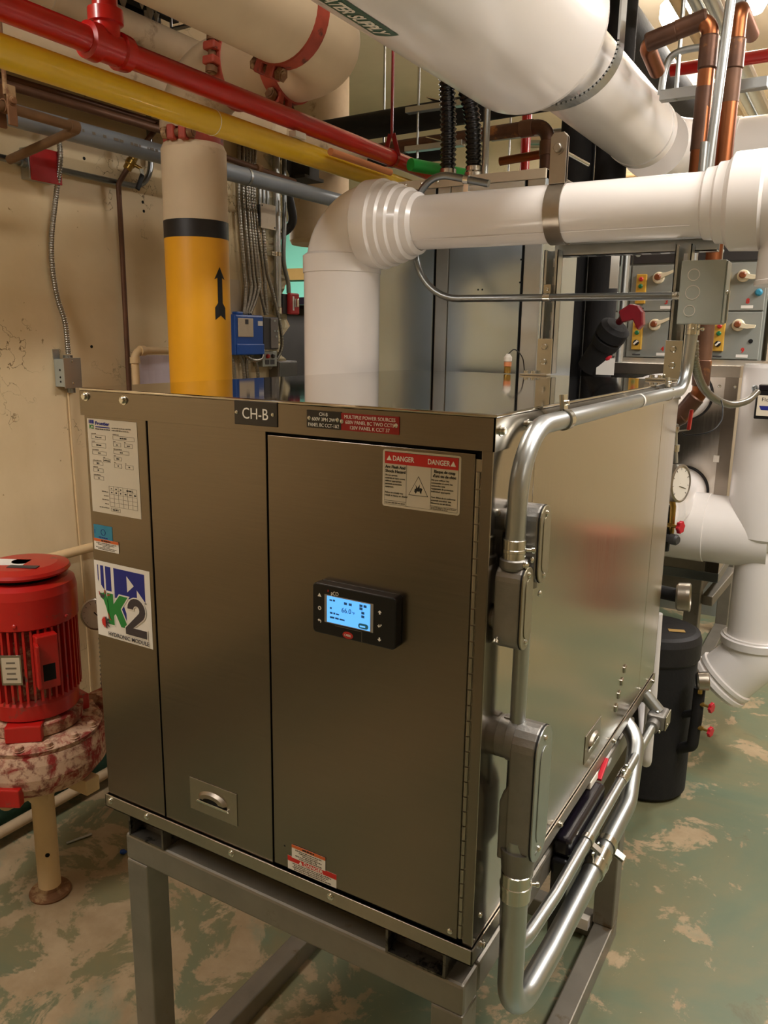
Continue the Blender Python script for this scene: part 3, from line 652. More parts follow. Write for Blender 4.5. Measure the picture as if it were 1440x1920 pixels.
# ================================================================ conduits on the right side of the module
def lbody(parent, x0, x1, y0, y1, z0, z1, name='conduit_body', cover='cast_cover', big=False):
    yc = (y0 + y1) / 2; hw = (y1 - y0) / 2
    P = []
    for cz, a0 in ((z1 - hw, 0), (z0 + hw, PI)): P += [(yc + hw * math.cos(a0 + k * PI / 10), cz + hw * math.sin(a0 + k * PI / 10)) for k in range(11)]
    b = obj(name, MB().prism(P, (x0, 0, 0), (0, 1, 0), FZ, x1 - x0), 'cast_grey', parent, .003)
    obj('gasket', MB().prism(P, (x1, 0, 0), (0, 1, 0), FZ, .0012), 'black_rubber', b)
    Q = [(yc + (u - yc) * .98, (z0 + z1)/2 + (v_ - (z0 + z1)/2) * .99) for u, v_ in P]
    cv = obj('cover', MB().prism(Q, (x1 + .0012, 0, 0), (0, 1, 0), FZ, .003), cover, b, .001)
    R_ = [(yc + (u - yc) * .52, (z0 + z1)/2 + (v_ - (z0 + z1)/2) * .72) for u, v_ in P]
    obj('cover_ridge', MB().prism(R_, (x1 + .0042, 0, 0), (0, 1, 0), FZ, .0015), cover, b, .001)
    for z in (z0 + hw * .55, z1 - hw * .55): panscrew((x1 + .0042, yc, z), (1, 0, 0), .0045 if not big else .0055, parent=b)
    return b
def setscrew_coupling(parent, p, d, r, L=.035, n=2, sd=(1, -.3, 0), mat='zinc_bright', name='coupling'):
    p = Vector(p); d = Vector(d).normalized()
    o = obj(name, MB().lathe([(r*1.08, 0), (r*1.16, .001), (r*1.16, L*.42), (r*1.22, L*.44), (r*1.22, L*.56), (r*1.16, L*.58), (r*1.16, L - .001), (r*1.08, L)], p - d * L/2, d, 24), mat, parent)
    sd = Vector(sd).normalized()
    for k in range(n):
        c_ = p + d * L * (.28 if k else -.28) * (1 if n > 1 else 0); m = MB().cyl(c_ + sd * r, c_ + sd * (r*1.16 + .009), .003, 8); m.lathe([(.0052, 0), (.0052, .004), (.003, .0055)], c_ + sd * (r*1.16 + .008), sd, 8)
        obj('set_screw', m, mat, o)
    return o
def strap(parent, p, d, r, up, name='strap', mat='zinc_bright', wd=.018):
    p = Vector(p); d = Vector(d).normalized(); up = Vector(up).normalized()
    o = obj(name, MB().band(p, d, r + .0004, .002, wd, 28), mat, parent)
    c_ = p + up * (r + .012); side = d.cross(up)
    m = MB().obox(c_ + side * .0025, d, up, side, wd/2, .013, .0012); m.obox(c_ - side * .0025, d, up, side, wd/2, .013, .0012)
    obj('strap_ear', m, mat, o); hexbolt(c_ + side * .0035, side, .0048, .005, 'strap_bolt', mat, o, False); return o
# run 1: grey box -> down -> along the lid edge -> bend -> upper front conduit body
r1 = .0147
C1 = thing('electrical_conduit', 'bright galvanized conduit bending over the lid edge down the side', 'conduit', (.03, .1, 1.45))
pa = [(0.0366, 1.1700, 1.7851), (0.0391, 1.1700, 1.6860), (0.0210, 1.0632, 1.6251), (0.0240, 0.5221, 1.6203), (0.0300, 0.1809, 1.6143), (0.0300, 0.0748, 1.6013), (0.0260, 0.0262, 1.5103), (0.0240, 0.0315, 1.4457)]
bendA = [Vector((pa[0][0], 1.185, pa[0][2])), Vector((.030, 1.185, 1.628)), Vector((.0215, .9, 1.627)), Vector((.027, .035, 1.627)), Vector((.024, .035, 1.425))]
obj('tube', MB().tube(bendA, r1, 24, [.13, .13, .13], 14), 'galvanized', C1)
setscrew_coupling(C1, (.0243, .035, 1.452), (0, 0, -1), r1, .034, 1, (.9, .5, 0))
strap(C1, (.0266, .22, 1.627), (0, 1, 0), r1, (-.1, 0, 1)); strap(C1, (.0222, 1.02, 1.627), (0, 1, 0), r1, (-.1, 0, 1), wd=.02)
obj('band_label', MB().band((.0232, .72, 1.627), (0, 1, 0), r1 + .0002, .0006, .012, 24), 'label_pure', C1)
b = lbody(C1, .004, .044, .014, .058, 1.302, 1.43)
obj('hub', MB().lathe([(.019, 0), (.0205, .004), (.0205, .014), (.018, .016)], (.024, .035, 1.424), (0, 0, 1), 24), 'cast_grey', b)
obj('hub', MB().lathe([(.019, 0), (.019, .03)], (-.002, .036, 1.345), (1, 0, 0), 24), 'cast_grey', b)
for z in (1.433,): panscrew((.044, .03, z), (.8, -.6, 0), .006, parent=b); panscrew((.046, .05, z + .004), (1, 0, 0), .0055, parent=b)
m = MB().cyl((.012, .02, 1.325), (.012, .012, 1.318), .0022, 8); m.lathe([(.0055, 0), (.0055, .004)], (.012, .012, 1.318), (0, -.6, -.8), 8); obj('set_screw', m, 'zinc_bright', b)
# run 2: rear upper conduit body -> straight down -> loop -> along the side to a rear fitting
C2 = thing('electrical_conduit', 'slim galvanized conduit dropping behind the large fitting and running back under the base', 'conduit', (.04, .1, 1.0))
r2 = .0125
obj('tube', MB().tube([(.026, .082, 1.41), (.026, .082, .70), (.042, .3, .712), (.042, 1.13, .709)], r2, 20, [.11, .2], 12), 'galvanized', C2)
b = lbody(C2, .004, .050, .058, .104, 1.395, 1.515)
obj('hub', MB().lathe([(.018, 0), (.019, .004), (.019, .016)], (.026, .082, 1.402), (0, 0, -1), 24), 'cast_grey', b)
obj('hub', MB().lathe([(.019, 0), (.019, .022)], (-.004, .07, 1.488), (1, 0, 0), 24), 'cast_grey', b)
panscrew((.01, .05, 1.50), (.3, -1, .3), .006, parent=b); panscrew((.052, .075, 1.38), (1, -.2, 0), .005, parent=b)
setscrew_coupling(C2, (.042, .80, .711), (0, 1, 0), r2, .05, 2, (.1, 0, 1))
strap(C2, (.042, .50, .7115), (0, 1, 0), r2, (.8, 0, -.45), wd=.016)
b = obj('rear_fitting', MB().box(.02, .07, 1.13, 1.20, .69, .735), 'cast_grey', C2, .008, 3)
obj('cover', MB().box(.07, .0735, 1.133, 1.197, .692, .733), 'cast_cover', b, .002); obj('hub', MB().cyl((.042, 1.10, .709), (.042, 1.135, .709), .018, 20), 'cast_grey', b)
for q in ((.075, 1.14, .71), (.06, 1.115, .697)): panscrew(q, (1, 0, 0), .005, parent=b)
obj('hub', MB().cyl((.045, 1.17, .73), (.0, 1.17, .775), .018, 20), 'galvanized', b); panscrew((.045, 1.15, .737), (0, 0, 1), .005, parent=b); panscrew((.015, 1.17, .785), (0, 0, 1), .005, parent=b)
# run 3: big fitting -> big conduit loop
C3 = thing('electrical_conduit', 'thick galvanized conduit looping below the base from a large cast fitting', 'conduit', (.05, .2, .75))
r3 = .0215
obj('tube', MB().tube([(.043, .068, .97), (.043, .068, .61), (.052, .26, .622), (.058, .80, .645), (.03, .98, .73), (-.06, 1.02, .79)], r3, 28, [.115, .3, .12, .08], 12), 'galvanized', C3)
b = lbody(C3, .028, .068, .048, .122, .93, 1.165, 'large_conduit_body', 'galvanized', True)
obj('gusset', MB().prism([(.012, .93), (.03, .93), (.03, 1.07), (.018, 1.05), (.012, 1.03)], (0, .118, 0), FX, FZ, .064), 'cast_grey', b, .004)
obj('hub', MB().lathe([(.034, 0), (.034, .02), (.036, .021), (.036, .034)], (-.004, .085, 1.13), (1, 0, 0), 28), 'cast_grey', b)
obj('hub', MB().lathe([(.03, 0), (.027, .03), (.0255, .05)], (.043, .072, .952), (0, 0, -1), 28), 'cast_grey', b)
panscrew((.02, .085, 1.165), (0, 0, 1), .007, parent=b); obj('screw_boss', MB().box(.004, .03, .078, .094, 1.158, 1.166), 'cast_grey', b, .002)
setscrew_coupling(C3, (.043, .068, .885), (0, 0, -1), r3, .05, 1, (.9, .5, 0)); setscrew_coupling(C3, (.056, .545, .634), (0, 1, .04), r3, .07, 2, (-.2, 0, 1))
strap(C3, (.0565, .615, .637), (0, 1, .04), r3, (.85, 0, -.4), wd=.02)
obj('conduit_sticker', MB().band((.043, .068, .75), (0, 0, 1), r3 + .0002, .0005, .05, 10, 3.4, 4.6), 'label_pure', C3)
# black actuator hanging under the base, seen between the conduits
AC = thing('valve_actuator', 'black plastic valve actuator below the module base with red lever', 'actuator', (.01, .5, .5))
obj('housing', MB().box(-.009, .027, .42, .64, .47, .70), 'black_plastic', AC, .008, 3); obj('cap', MB().box(-.009, .028, .43, .69, .70, .745), 'black_gloss', AC, .01, 3)
obj('lever', MB().bar((.008, .70, .742), (.006, .765, .765), .012, .008), 'valve_red', AC, .002); obj('bracket', MB().box(-.008, .006, .64, .70, .745, .7645), 'label_pure', AC, .003)
WP = solo('white_hose', MB().tube([(-.1, 1.0, .765), (-.04, .98, .70), (-.03, .86, .70), (-.08, .74, .69), (-.14, .68, .66)], .022, 16, .06, 8), 'white_band', 'short white pipe curving under the near module base', 'pipe')

# ================================================================ white jacketed pipe across the back of the lid
YW, ZW, RW = 1.16, 2.083, .0755
WH = thing('jacketed_pipe', 'white jacketed pipe rising beside the module and crossing over its lid', 'pipe', (-1.028, YW, 0))
XV, RV = -1.028, .120
obj('riser', MB().lathe([(RV, 0), (RV, 1.945), (RV + .003, 1.947), (RV + .003, 1.998), (RV - .008, 2.006)], (XV, YW, 0), (0, 0, 1), 48, caps=False), 'white_jacket', WH)
def arc(c, u, v_, R, a0, a1, n): c = Vector(c); u = Vector(u); v_ = Vector(v_); return [c + u * (R * math.cos(a0 + (a1 - a0) * i / n)) + v_ * (R * math.sin(a0 + (a1 - a0) * i / n)) for i in range(n + 1)]
RB = .13
el = arc((XV + RB, YW, ZW - RB + .012), (-1, 0, 0), (0, 0, 1), RB, -.25, PI/2, 16)
obj('elbow', MB().tube([el[0] - Vector((0, 0, .05))] + el, [RV - .006] * 2 + [RV - .008] * 16, 40), 'white_jacket', WH)
obj('elbow_collar', MB().lathe([(RV - .01, -.035), (.128, -.022), (.130, .03), (.123, .037), (.1215, .060), (.114, .066), (.112, .088), (.104, .094), (.1015, .118), (.092, .126), (.088, .146), (RW, .156)], (XV + RB - .004, YW, ZW + .003), (1, 0, -.03), 48, caps=False), 'white_jacket', WH)
obj('run', MB().lathe([(RW, 0), (RW, 1.02)], (XV + RB + .11, YW, ZW), (1, 0, 0), 48, caps=False), 'white_jacket', WH)
obj('run_seam', MB().box(XV + RB + .14, .02, YW - RW*.72 - .002, YW - RW*.72 + .0005, ZW - RW*.72 - .001, ZW - RW*.72 + .0006), 'white_band', WH)
XE = .045
obj('reducer_collar', MB().lathe([(RW, 0), (.084, .006), (.086, .028), (.094, .034), (.096, .055), (.106, .062), (.113, .068), (.115, .135), (.108, .142)], (XE - .005, YW, ZW), (1, 0, 0), 48, caps=False), 'white_jacket', WH)
el2 = arc((XE + .13, YW, ZW - .11), (0, 0, 1), (1, 0, 0), .11, 0, PI/2, 12)
obj('elbow', MB().tube([(XE + .1, YW, ZW)] + el2 + [(XE + .24, YW, ZW - .14)], .108, 40), 'white_jacket', WH)
obj('end_sleeve', MB().lathe([(.110, 0), (.110, .07), (.113, .072), (.113, .082)], (XE + .24, YW, ZW - .115), (0, 0, -1), 40), 'white_jacket', WH)
obj('tail', MB().tube([(XE + .24, YW, ZW - .19), (XE + .24, YW, ZW - .26), (XE + .7, YW - .1, ZW - .26)], .07, 24, .1), 'white_jacket', WH)
# pipe clamp with two ears
CL = thing('pipe_clamp', 'dull stainless strap clamp round the white pipe above the lid', 'clamp', (-.325, YW, ZW))
xc = -.325
obj('strap', MB().band((xc, YW, ZW), (1, 0, 0), RW + .001, .004, .044, 40), 'stainless_dull', CL)
for s in (-1, 1): obj('ear', MB().prism([(-.022, 0), (.022, 0), (.022, .115), (.014, .125), (-.014, .125), (-.022, .115)], (xc, YW - .012 + s * .008 - .02, ZW + RW - .006), FX, FZ, .004), 'stainless_dull', CL, .001)
hexbolt((xc, YW - .045, ZW + RW + .08), (0, -1, 0), .012, .01, 'clamp_bolt', 'stainless_dull', CL)
obj('clamp_bolt', MB().cyl((xc, YW - .03, ZW + RW + .08), (xc + .04, YW + .09, ZW + RW + .06), .005, 8), 'zinc_bright', CL)
# strut posts on the lid, with angle feet
def strut(x0, x1, y0, y1, z0, z1, axis, name='strut_channel', slots=True, parent=None, open_to=(0, -1, 0)):
    m = MB(); tk = .0026
    if axis == 'z':
        m.box(x0, x1, y1 - tk, y1, z0, z1); m.box(x0, x0 + tk, y0, y1, z0, z1); m.box(x1 - tk, x1, y0, y1, z0, z1); m.box(x0, x0 + .009, y0, y0 + tk, z0, z1); m.box(x1 - .009, x1, y0, y0 + tk, z0, z1)
    else:
        m.box(x0, x1, y1 - tk, y1, z0, z1); m.box(x0, x1, y0, y1, z0, z0 + tk); m.box(x0, x1, y0, y1, z1 - tk, z1); m.box(x0, x1, y0, y0 + tk, z0, z0 + .009); m.box(x0, x1, y0, y0 + tk, z1 - .009, z1)
    o = obj(name, m, 'galvanized', parent)
    if slots:
        if axis == 'z':
            z = z0 + .05
            while z < z1 - .03: obj('slot', MB().box((x0 + x1)/2 - .006, (x0 + x1)/2 + .006, y1 - tk - .0006, y1 - tk, z, z + .024), 'label_pure', o); z += .05
        else:
            x = x0 + .03
            while x < x1 - .03: obj('slot', MB().box(x, x + .024, y0 + .012, y1 - .012, z0 - .0005, z0 + .0004), 'gap_black', o); x += .05
    return o
for x, lb in ((-.372, 'galvanized strut post standing mid lid beside the sensor'), (-.014, 'galvanized strut post at the rear lid corner behind the grey box')):
    S = thing('strut_post', lb, 'strut', (x, 1.26, 1.65), 'strut posts holding the white pipe')
    strut(x - .0206, x + .0206, 1.239, 1.28, 1.656, 2.0, 'z', 'channel', True, S)
    m = MB().box(x - .024, x + .02, 1.2335, 1.2375, 1.654, 1.755); m.box(x - .062, x + .02, 1.2, 1.2375, 1.6505, 1.656); br = obj('angle_foot', m, 'zinc_bright', S, .001)
    for z in (1.69, 1.732): hexbolt((x - .002, 1.2335, z), (0, -1, 0), .009, .007, 'foot_bolt', 'zinc_bright', br)
    for dx in (-.048, -.026): hexbolt((x + dx, 1.215, 1.656), (0, 0, 1), .0075, .007, 'foot_bolt', 'zinc_bright', br)
S = thing('cross_channel', 'horizontal slotted strut channel under the white pipe', 'strut', (-.15, 1.30, 1.9))
strut(-.39, .06, 1.281, 1.322, 1.985, 2.026, 'x', 'channel', True, S)
# grey junction box with knockouts
JB = thing('junction_box', 'pale grey steel junction box with three knockouts above the rear lid corner', 'box', (.05, 1.19, 1.89))
obj('body', MB().box(-.002, .104, 1.168, 1.235, 1.796, 1.952), 'box_grey', JB, .002); obj('cover', MB().box(.1045, .1075, 1.172, 1.233, 1.799, 1.949), 'box_grey', JB, .001)
for x, z, r in ((.030, 1.917, .0145), (.031, 1.874, .0175), (.027, 1.829, .014)): obj('knockout', MB().band((x, 1.1675, z), (0, -1, 0), r - .0012, .0012, .0014, 28), 'label_pure', JB)
panscrew((.1075, 1.19, 1.874), (1, 0, 0), .006, parent=JB); obj('hasp', MB().box(.1075, .112, 1.21, 1.222, 1.80, 1.88), 'galvanized', JB, .001)
setscrew_coupling(JB, (pa[0][0], 1.185, 1.784), (0, 0, -1), r1, .03, 1, (.8, -.3, 0), name='connector')
setscrew_coupling(JB, (-.016, 1.225, 1.869), (1, 0, 0), .0095, .026, 1, (0, -1, .2), name='connector')
# slim conduit from the box, along behind the posts, up and over
C4 = thing('electrical_conduit', 'slim grey conduit running level behind the lid then curling up beside the cabinet', 'conduit', (-.4, 1.225, 1.87))
obj('tube', MB().tube([(-.01, 1.225, 1.869), (-.80, 1.225, 1.869), (-.80, 1.225, 2.245), (-.57, 1.235, 2.19)], .0105, 18, [.15, .085], 12), 'galvanized_dark', C4)
strap(C4, (-.372, 1.225, 1.869), (1, 0, 0), .0105, (0, 0, 1), wd=.02); strap(C4, (-.64, 1.232, 2.205), (1, 0, -.15), .0105, (0, 0, -1), wd=.016)
# flexible steel whip to the black flow sensor
FW = solo('flexible_conduit', MB().flex([(0.0425, 1.1900, 1.7533), (0.0475, 1.2200, 1.6850), (0.0514, 1.4000, 1.6139), (0.0710, 1.7000, 1.5618), (0.1012, 1.9000, 1.5617), (0.1202, 2.0000, 1.5876)], .0105, .009, .1, 12), 'flex_steel', 'armoured flexible conduit drooping from the grey box to the black sensor', 'cable')
# temperature sensor in the lid reflection: clear top, amber body, on a thin cable
SN = thing('sensor', 'small clear and amber sensor standing on the lid with a thin cable', 'sensor', (-.5, 1.27, 1.655))
sx, sy = -.497, 1.262
obj('body', MB().lathe([(.010, 0), (.011, .004), (.011, .018), (.009, .02)], (sx, sy, 1.652), (0, 0, 1), 8), 'brass', SN); obj('label_band', MB().lathe([(.0112, 0), (.0112, .013)], (sx, sy, 1.672), (0, 0, 1), 20), 'orange_pipe', SN)
obj('cap', MB().lathe([(.0095, 0), (.0125, .003), (.0125, .014), (.008, .02), (.005, .024)], (sx, sy, 1.685), (0, 0, 1), 6), 'label_pure', SN)
obj('cable', MB().tube(smooth_path([(sx, sy, 1.708), (sx + .02, sy, 1.722), (sx + .045, sy, 1.70), (sx + .05, sy + .01, 1.66), (sx + .05, sy + .03, 1.60)]), .0018, 8), 'black_plastic', SN)

# ================================================================ big overhead supply pipe (runs along the room, turns right at the far end)
XS, ZS = -.44, 2.555
SUP = thing('supply_pipe', 'fat white jacketed overhead pipe with green water supply marker', 'pipe', (XS, 1.0, ZS))
RN, RF = .216, .130
yn = 1.19
obj('near_jacket', MB().lathe([(RN, 0), (RN, yn + 2.75), (RN - .004, yn + 2.772), (RN - .016, yn + 2.795), (RN - .035, yn + 2.808), (RF, yn + 2.82)], (XS, -2.8, ZS), (0, 1, 0), 56), 'white_jacket', SUP)
obj('far_jacket', MB().lathe([(RF, 0), (RF, 1.25), (RF + .004, 1.252), (RF + .004, 1.31)], (XS, yn - .1, ZS), (0, 1, 0), 48), 'white_jacket', SUP)
el3 = arc((XS + .24, 2.66, ZS), (-1, 0, 0), (0, 1, 0), .24, 0, PI/2, 14)
obj('elbow', MB().tube([el3[0] - Vector((0, .05, 0))] + el3 + [el3[-1] + Vector((.05, 0, 0))], RF + .006, 40), 'white_jacket', SUP)
obj('cross_run', MB().lathe([(RF, 0), (RF, 2.6)], (XS + .24, 2.90, ZS), (1, 0, 0), 48), 'white_jacket', SUP)
# marker on the lower left of the near jacket
th0 = math.radians(261); m = MB(); rows = []
for i in range(13):
    a = th0 - math.radians(7.5) + math.radians(15) * i / 12; d = Vector((math.cos(a), 0, math.sin(a)))
    rows.append([Vector((XS, -.15, ZS)) + d * (RN + .0008), Vector((XS, .488, ZS)) + d * (RN + .0008)])
m.ring_loft_strip(rows); MK = obj('pipe_marker', m, 'plate_green', SUP)
dirn = Vector((math.cos(th0), 0, math.sin(th0))); up_ = Vector((-math.sin(th0), 0, math.cos(th0))) * -1
lt = txt('WATER SUPPLY', .046, (0, 0, 0), (1, 0, 0), (0, 1, 0), 'print_white', MK, width=.235, depth=.0006, bold=.0012)
for v_ in lt.data.vertices:   # wrap the lettering round the jacket
    a = th0 + (v_.co.y - .0165) / RN; R_ = RN + .0014 + v_.co.z * .5; v_.co = Vector((XS + R_ * math.cos(a), (.242 + v_.co.x), ZS + R_ * math.sin(a)))
# clevis hanger
HG = thing('clevis_hanger', 'galvanized clevis hanger looped under the fat white pipe', 'hanger', (XS, yn + .14, ZS))
yh = yn + .2; RH = .205
m = MB().band((XS, yh, ZS + RH - RF - .006), (0, 1, 0), RH, .005, .036, 40, PI*1.0, PI*2.0) if False else MB()
hp = []
for i in range(41):
    a = PI + PI * i / 40; hp.append(Vector((XS + (RF + .05) * math.cos(a), yh, ZS + (RF + .012) * math.sin(a))))
hp = [Vector((XS - RF - .05, yh, ZS + .42))] + hp + [Vector((XS + RF + .05, yh, ZS + .42))]
for i in range(len(hp) - 1):
    d = (hp[i+1] - hp[i]).normalized(); nrm = d.cross(Vector((0, 1, 0)))
    m.obox((hp[i] + hp[i+1]) / 2, d, (0, 1, 0), nrm, (hp[i+1] - hp[i]).length / 2 + .002, .026, .003)
obj('loop', m, 'galvanized', HG); obj('cross_bar', MB().box(XS - RF - .06, XS + RF + .06, yh - .02, yh + .02, ZS + .40, ZS + .41), 'galvanized', HG)
obj('rod', MB().cyl((XS, yh, ZS + .4), (XS, yh, ZC), .006, 8), 'galvanized', HG)

# ================================================================ cream insulated heating main: overhead run, elbow, cross run, drop with yellow band
XA, ZA, RA = -.945, 2.55, .12
XC_, YC_, RC_ = -1.54, 1.055, .105
CM = thing('insulated_pipe', 'cream insulated pipe with red couplings dropping to a yellow banded column', 'pipe', (XC_, YC_, 0))
obj('overhead_run', MB().cyl((XA, -2.8, ZA), (XA, YC_ - .30, ZA), RA, 48), 'cream_jacket', CM)
e = arc((XA - .2, YC_ - .2, ZA), (1, 0, 0), (0, 1, 0), .2, 0, PI/2, 14)
obj('elbow', MB().tube([Vector((XA, YC_ - .27, ZA))] + e, RA * .96, 40), 'cream_jacket', CM)
obj('cross_run', MB().cyl((XA - .225, YC_, ZA), (XC_ + .2, YC_, ZA), RA * .93, 40), 'cream_dirty', CM)
e = arc((XC_ + .16, YC_, ZA - .16), (0, 0, 1), (-1, 0, 0), .16, 0, PI/2, 12)
obj('elbow', MB().tube([Vector((XC_ + .2, YC_, ZA))] + e, RA * .88, 40), 'cream_dirty', CM)
obj('drop', MB().lathe([(.03, 2.36), (.085, 2.36), (RC_ - .008, 2.352), (RC_, 2.335), (RC_, 2.115)], (XC_, YC_, 0), (0, 0, 1), 48, caps=False), 'cream_jacket', CM)
obj('black_band', MB().cyl((XC_, YC_, 2.06), (XC_, YC_, 2.115), RC_ + .001, 48), 'black_wrap', CM); obj('yellow_band', MB().cyl((XC_, YC_, 0.0), (XC_, YC_, 2.06), RC_ + .0005, 48), 'yellow_wrap', CM)
# arrow decal wrapped on the yellow band
va = Vector((.433 - XC_, -1.032 - YC_, 0)).normalized(); a0_ = math.atan2(va.y, va.x) + .72
ap = [(0, .085), (-.022, .045), (-.010, .05), (-.010, -.03), (-.022, -.045), (-.022, -.085), (0, -.07), (.022, -.085), (.022, -.045), (.010, -.03), (.010, .05), (.022, .045)]
m = MB().prism(ap[::-1], (0, 0, 0), FX, (0, 1, 0), .0004); AW = obj('arrow_decal', m, 'print_black', CM)
for v_ in AW.data.vertices:
    a = a0_ + v_.co.x / RC_; R_ = RC_ + .0014 + v_.co.z; v_.co = Vector((XC_ + R_ * math.cos(a), YC_ + R_ * math.sin(a), 1.885 + v_.co.y))
def coupling(c_, ax, r, parent, lug=(0, 0, -1), name='red_coupling', seg=40):
    c_ = Vector(c_); ax = Vector(ax).normalized(); lug = Vector(lug).normalized(); sd = ax.cross(lug)
    o = obj(name, MB().lathe([(r*.98, -.026), (r*1.06, -.022), (r*1.06, .022), (r*.98, .026)], c_, ax, seg), 'red_oxide', parent)
    for s in (-1, 1):
        p = c_ + lug * (r * 1.12); m = MB().obox(p + sd * s * .02, ax, lug, sd, .022, .02, .012); obj('lug', m, 'red_oxide', o, .005)
    obj('lug_bolt', MB().cyl(c_ + lug * (r*1.13) - sd * .055, c_ + lug * (r*1.13) + sd * .055, .012, 10), 'rust', o)
    for s in (-1, 1): obj('lug_nut', MB().lathe([(.018, 0), (.018, .016)], c_ + lug * (r*1.13) + sd * s * .036, sd * s, 6), 'rust', o)
    return o
coupling((XA, YC_ - .285, ZA), (0, 1, 0), RA * .98, CM, (-.45, 0, -1)); coupling((XA - .21, YC_, ZA), (1, 0, 0), RA * .95, CM, (0, -.3, -1))
coupling((XC_ + .2, YC_, ZA), (1, 0, 0), RA * .9, CM, (0, -1, .1)); coupling((XC_, YC_, 2.37), (0, 0, 1), RC_ * .86, CM, (.3, -1, 0))
# second cream pipe behind, along the wall
FP = thing('insulated_pipe', 'older cream insulated pipe high along the left wall', 'pipe', (-1.82, .5, 2.70))
obj('run', MB().cyl((-1.81, -2.8, 2.74), (-1.81, 1.9, 2.74), .055, 28), 'cream_dirty', FP); obj('joint_wrap', MB().lathe([(.05, 0), (.066, .02), (.066, .1), (.05, .12)], (-1.81, .62, 2.74), (0, 1, 0), 28), 'cream_dirty', FP)
LP = thing('insulated_pipe', 'thick cream pipe low along the left wall behind the red main', 'pipe', (-1.8, .5, 2.56))
obj('run', MB().cyl((-1.82, -2.8, 2.585), (-1.82, 2.45, 2.585), .075, 28), 'cream_dirty', LP); obj('joint_wrap', MB().lathe([(.07, 0), (.083, .02), (.083, .09), (.07, .11)], (-1.82, 1.72, 2.585), (0, 1, 0), 28), 'cream_jacket', LP)
# ================================================================ red, yellow and grey mains along the room
XM = -1.1
RD = thing('sprinkler_pipe', 'red painted sprinkler pipe with a tee beneath the ceiling', 'pipe', (XM, .4, 2.37))
obj('run', MB().cyl((XM, -2.8, 2.371), (XM, 4.2, 2.371), .0275, 24), 'red_paint', RD)
yt = .268
obj('tee', MB().lathe([(.029, 0), (.038, .004), (.040, .03), (.034, .034), (.034, .086), (.040, .09), (.038, .116), (.029, .12)], (XM, yt, 2.371), (0, 1, 0), 28), 'red_paint', RD)
obj('tee_branch', MB().lathe([(.03, 0), (.03, .045), (.038, .047), (.038, .074), (.03, .077)], (XM, yt + .06, 2.371), (0, 0, 1), 28), 'red_paint', RD)
obj('branch', MB().cyl((XM, yt + .06, 2.44), (XM, yt + .06, ZC - .004), .0275, 24), 'red_paint', RD)
obj('coupling', MB().lathe([(.0285, 0), (.034, .004), (.034, .06), (.0285, .064)], (XM, 2.6, 2.371), (0, 1, 0), 24), 'red_paint', RD)
RHn = thing('pipe_hanger', 'dark red rod and clevis carrying the red sprinkler pipe', 'hanger', (XM, 1.58, 2.4))
obj('loop', MB().band((XM, 1.58, 2.371), (0, 1, 0), .0285, .003, .016, 24), 'red_deep', RHn); obj('rod', MB().cyl((XM, 1.58, 2.44), (XM, 1.58, ZC - .002), .0055, 8), 'red_deep', RHn)
for s in (-1, 1): obj('yoke', MB().bar((XM + s * .029, 1.58, 2.375), (XM + s * .006, 1.58, 2.45), .005, .016), 'red_deep', RHn)
YP = thing('gas_pipe', 'glossy yellow gas pipe running below the red pipe', 'pipe', (XM, .4, 2.289))
obj('run', MB().cyl((XM, -2.8, 2.289), (XM, 1.47, 2.289), .0315, 24), 'yellow_paint', YP); obj('coupling', MB().cyl((XM, .66, 2.289), (XM, .662, 2.289), .0325, 24), 'print_white', YP)
obj('clip', MB().box(XM + .005, XM + .03, .98, 1.03, 2.318, 2.334), 'paper', YP)
obj('far_run', MB().cyl((XM, 1.47, 2.289), (XM, 2.2, 2.289), .0315, 24), 'yellow_paint', YP)
GP = thing('pvc_pipe', 'grey plastic pipe along the left wall passing behind the column', 'pipe', (-1.78, .5, 2.36))
obj('run', MB().tube([(-1.78, -2.8, 2.35), (-1.78, 3.2, 2.375)], .032, 20), 'pvc_grey', GP); obj('clamp', MB().band((-1.78, 1.60, 2.368), (0, 1, 0), .033, .002, .012, 24), 'galvanized', GP)
m = MB(); rn = random.Random(3); x = 0
while x < .5:
    l_ = rn.uniform(.004, .022); m.box(x, x + l_, -.004, .004, 0, .0004); x += l_ + rn.choice((.005, .006, .03))
lt = tag(obj('fine_print', m, 'print_grey', GP), kind='stuff')
for v_ in lt.data.vertices: a = .12 + v_.co.y / .032; R_ = .0326 + v_.co.z; v_.co = Vector((-1.78 + R_ * math.cos(a), .62 + v_.co.x, 2.362 + R_ * math.sin(a)))
# dark ceiling deck with white drips above the mains
DK = thing('ceiling_deck', 'black ribbed steel deck with pale drips in the ceiling corner', 'deck', (-1.6, .7, 2.86))
obj('panel', MB().box(-1.99, -1.16, -.6, 1.34, 2.885, 2.92), 'dark_deck', DK)
for i in range(9): obj('rib', MB().box(-1.98 + i * .09, -1.95 + i * .09, -.6, 1.34, 2.855, 2.885), 'dark_deck', DK)
m = MB()
for i in range(46):
    x, y_ = random.uniform(-1.93, -1.55), random.uniform(.7, 1.3); h = random.uniform(.02, .05)
    m.lathe([(.0015, -h), (random.uniform(.006, .014), -h*.4), (.012, 0)], (x, y_, 2.858), (0, 0, 1), 6, sharp=False)
tag(obj('drip', m, 'drip_white', DK), kind='stuff')
obj('edge_rod', MB().cyl((-1.9, 1.3, 2.82), (-1.3, 1.3, 2.82), .008, 8), 'galvanized', DK)
for x in (-1.86, -1.34): obj('hanger_rod', MB().cyl((x, 1.3, 2.82), (x, 1.3, 2.89), .005, 8), 'galvanized', DK)

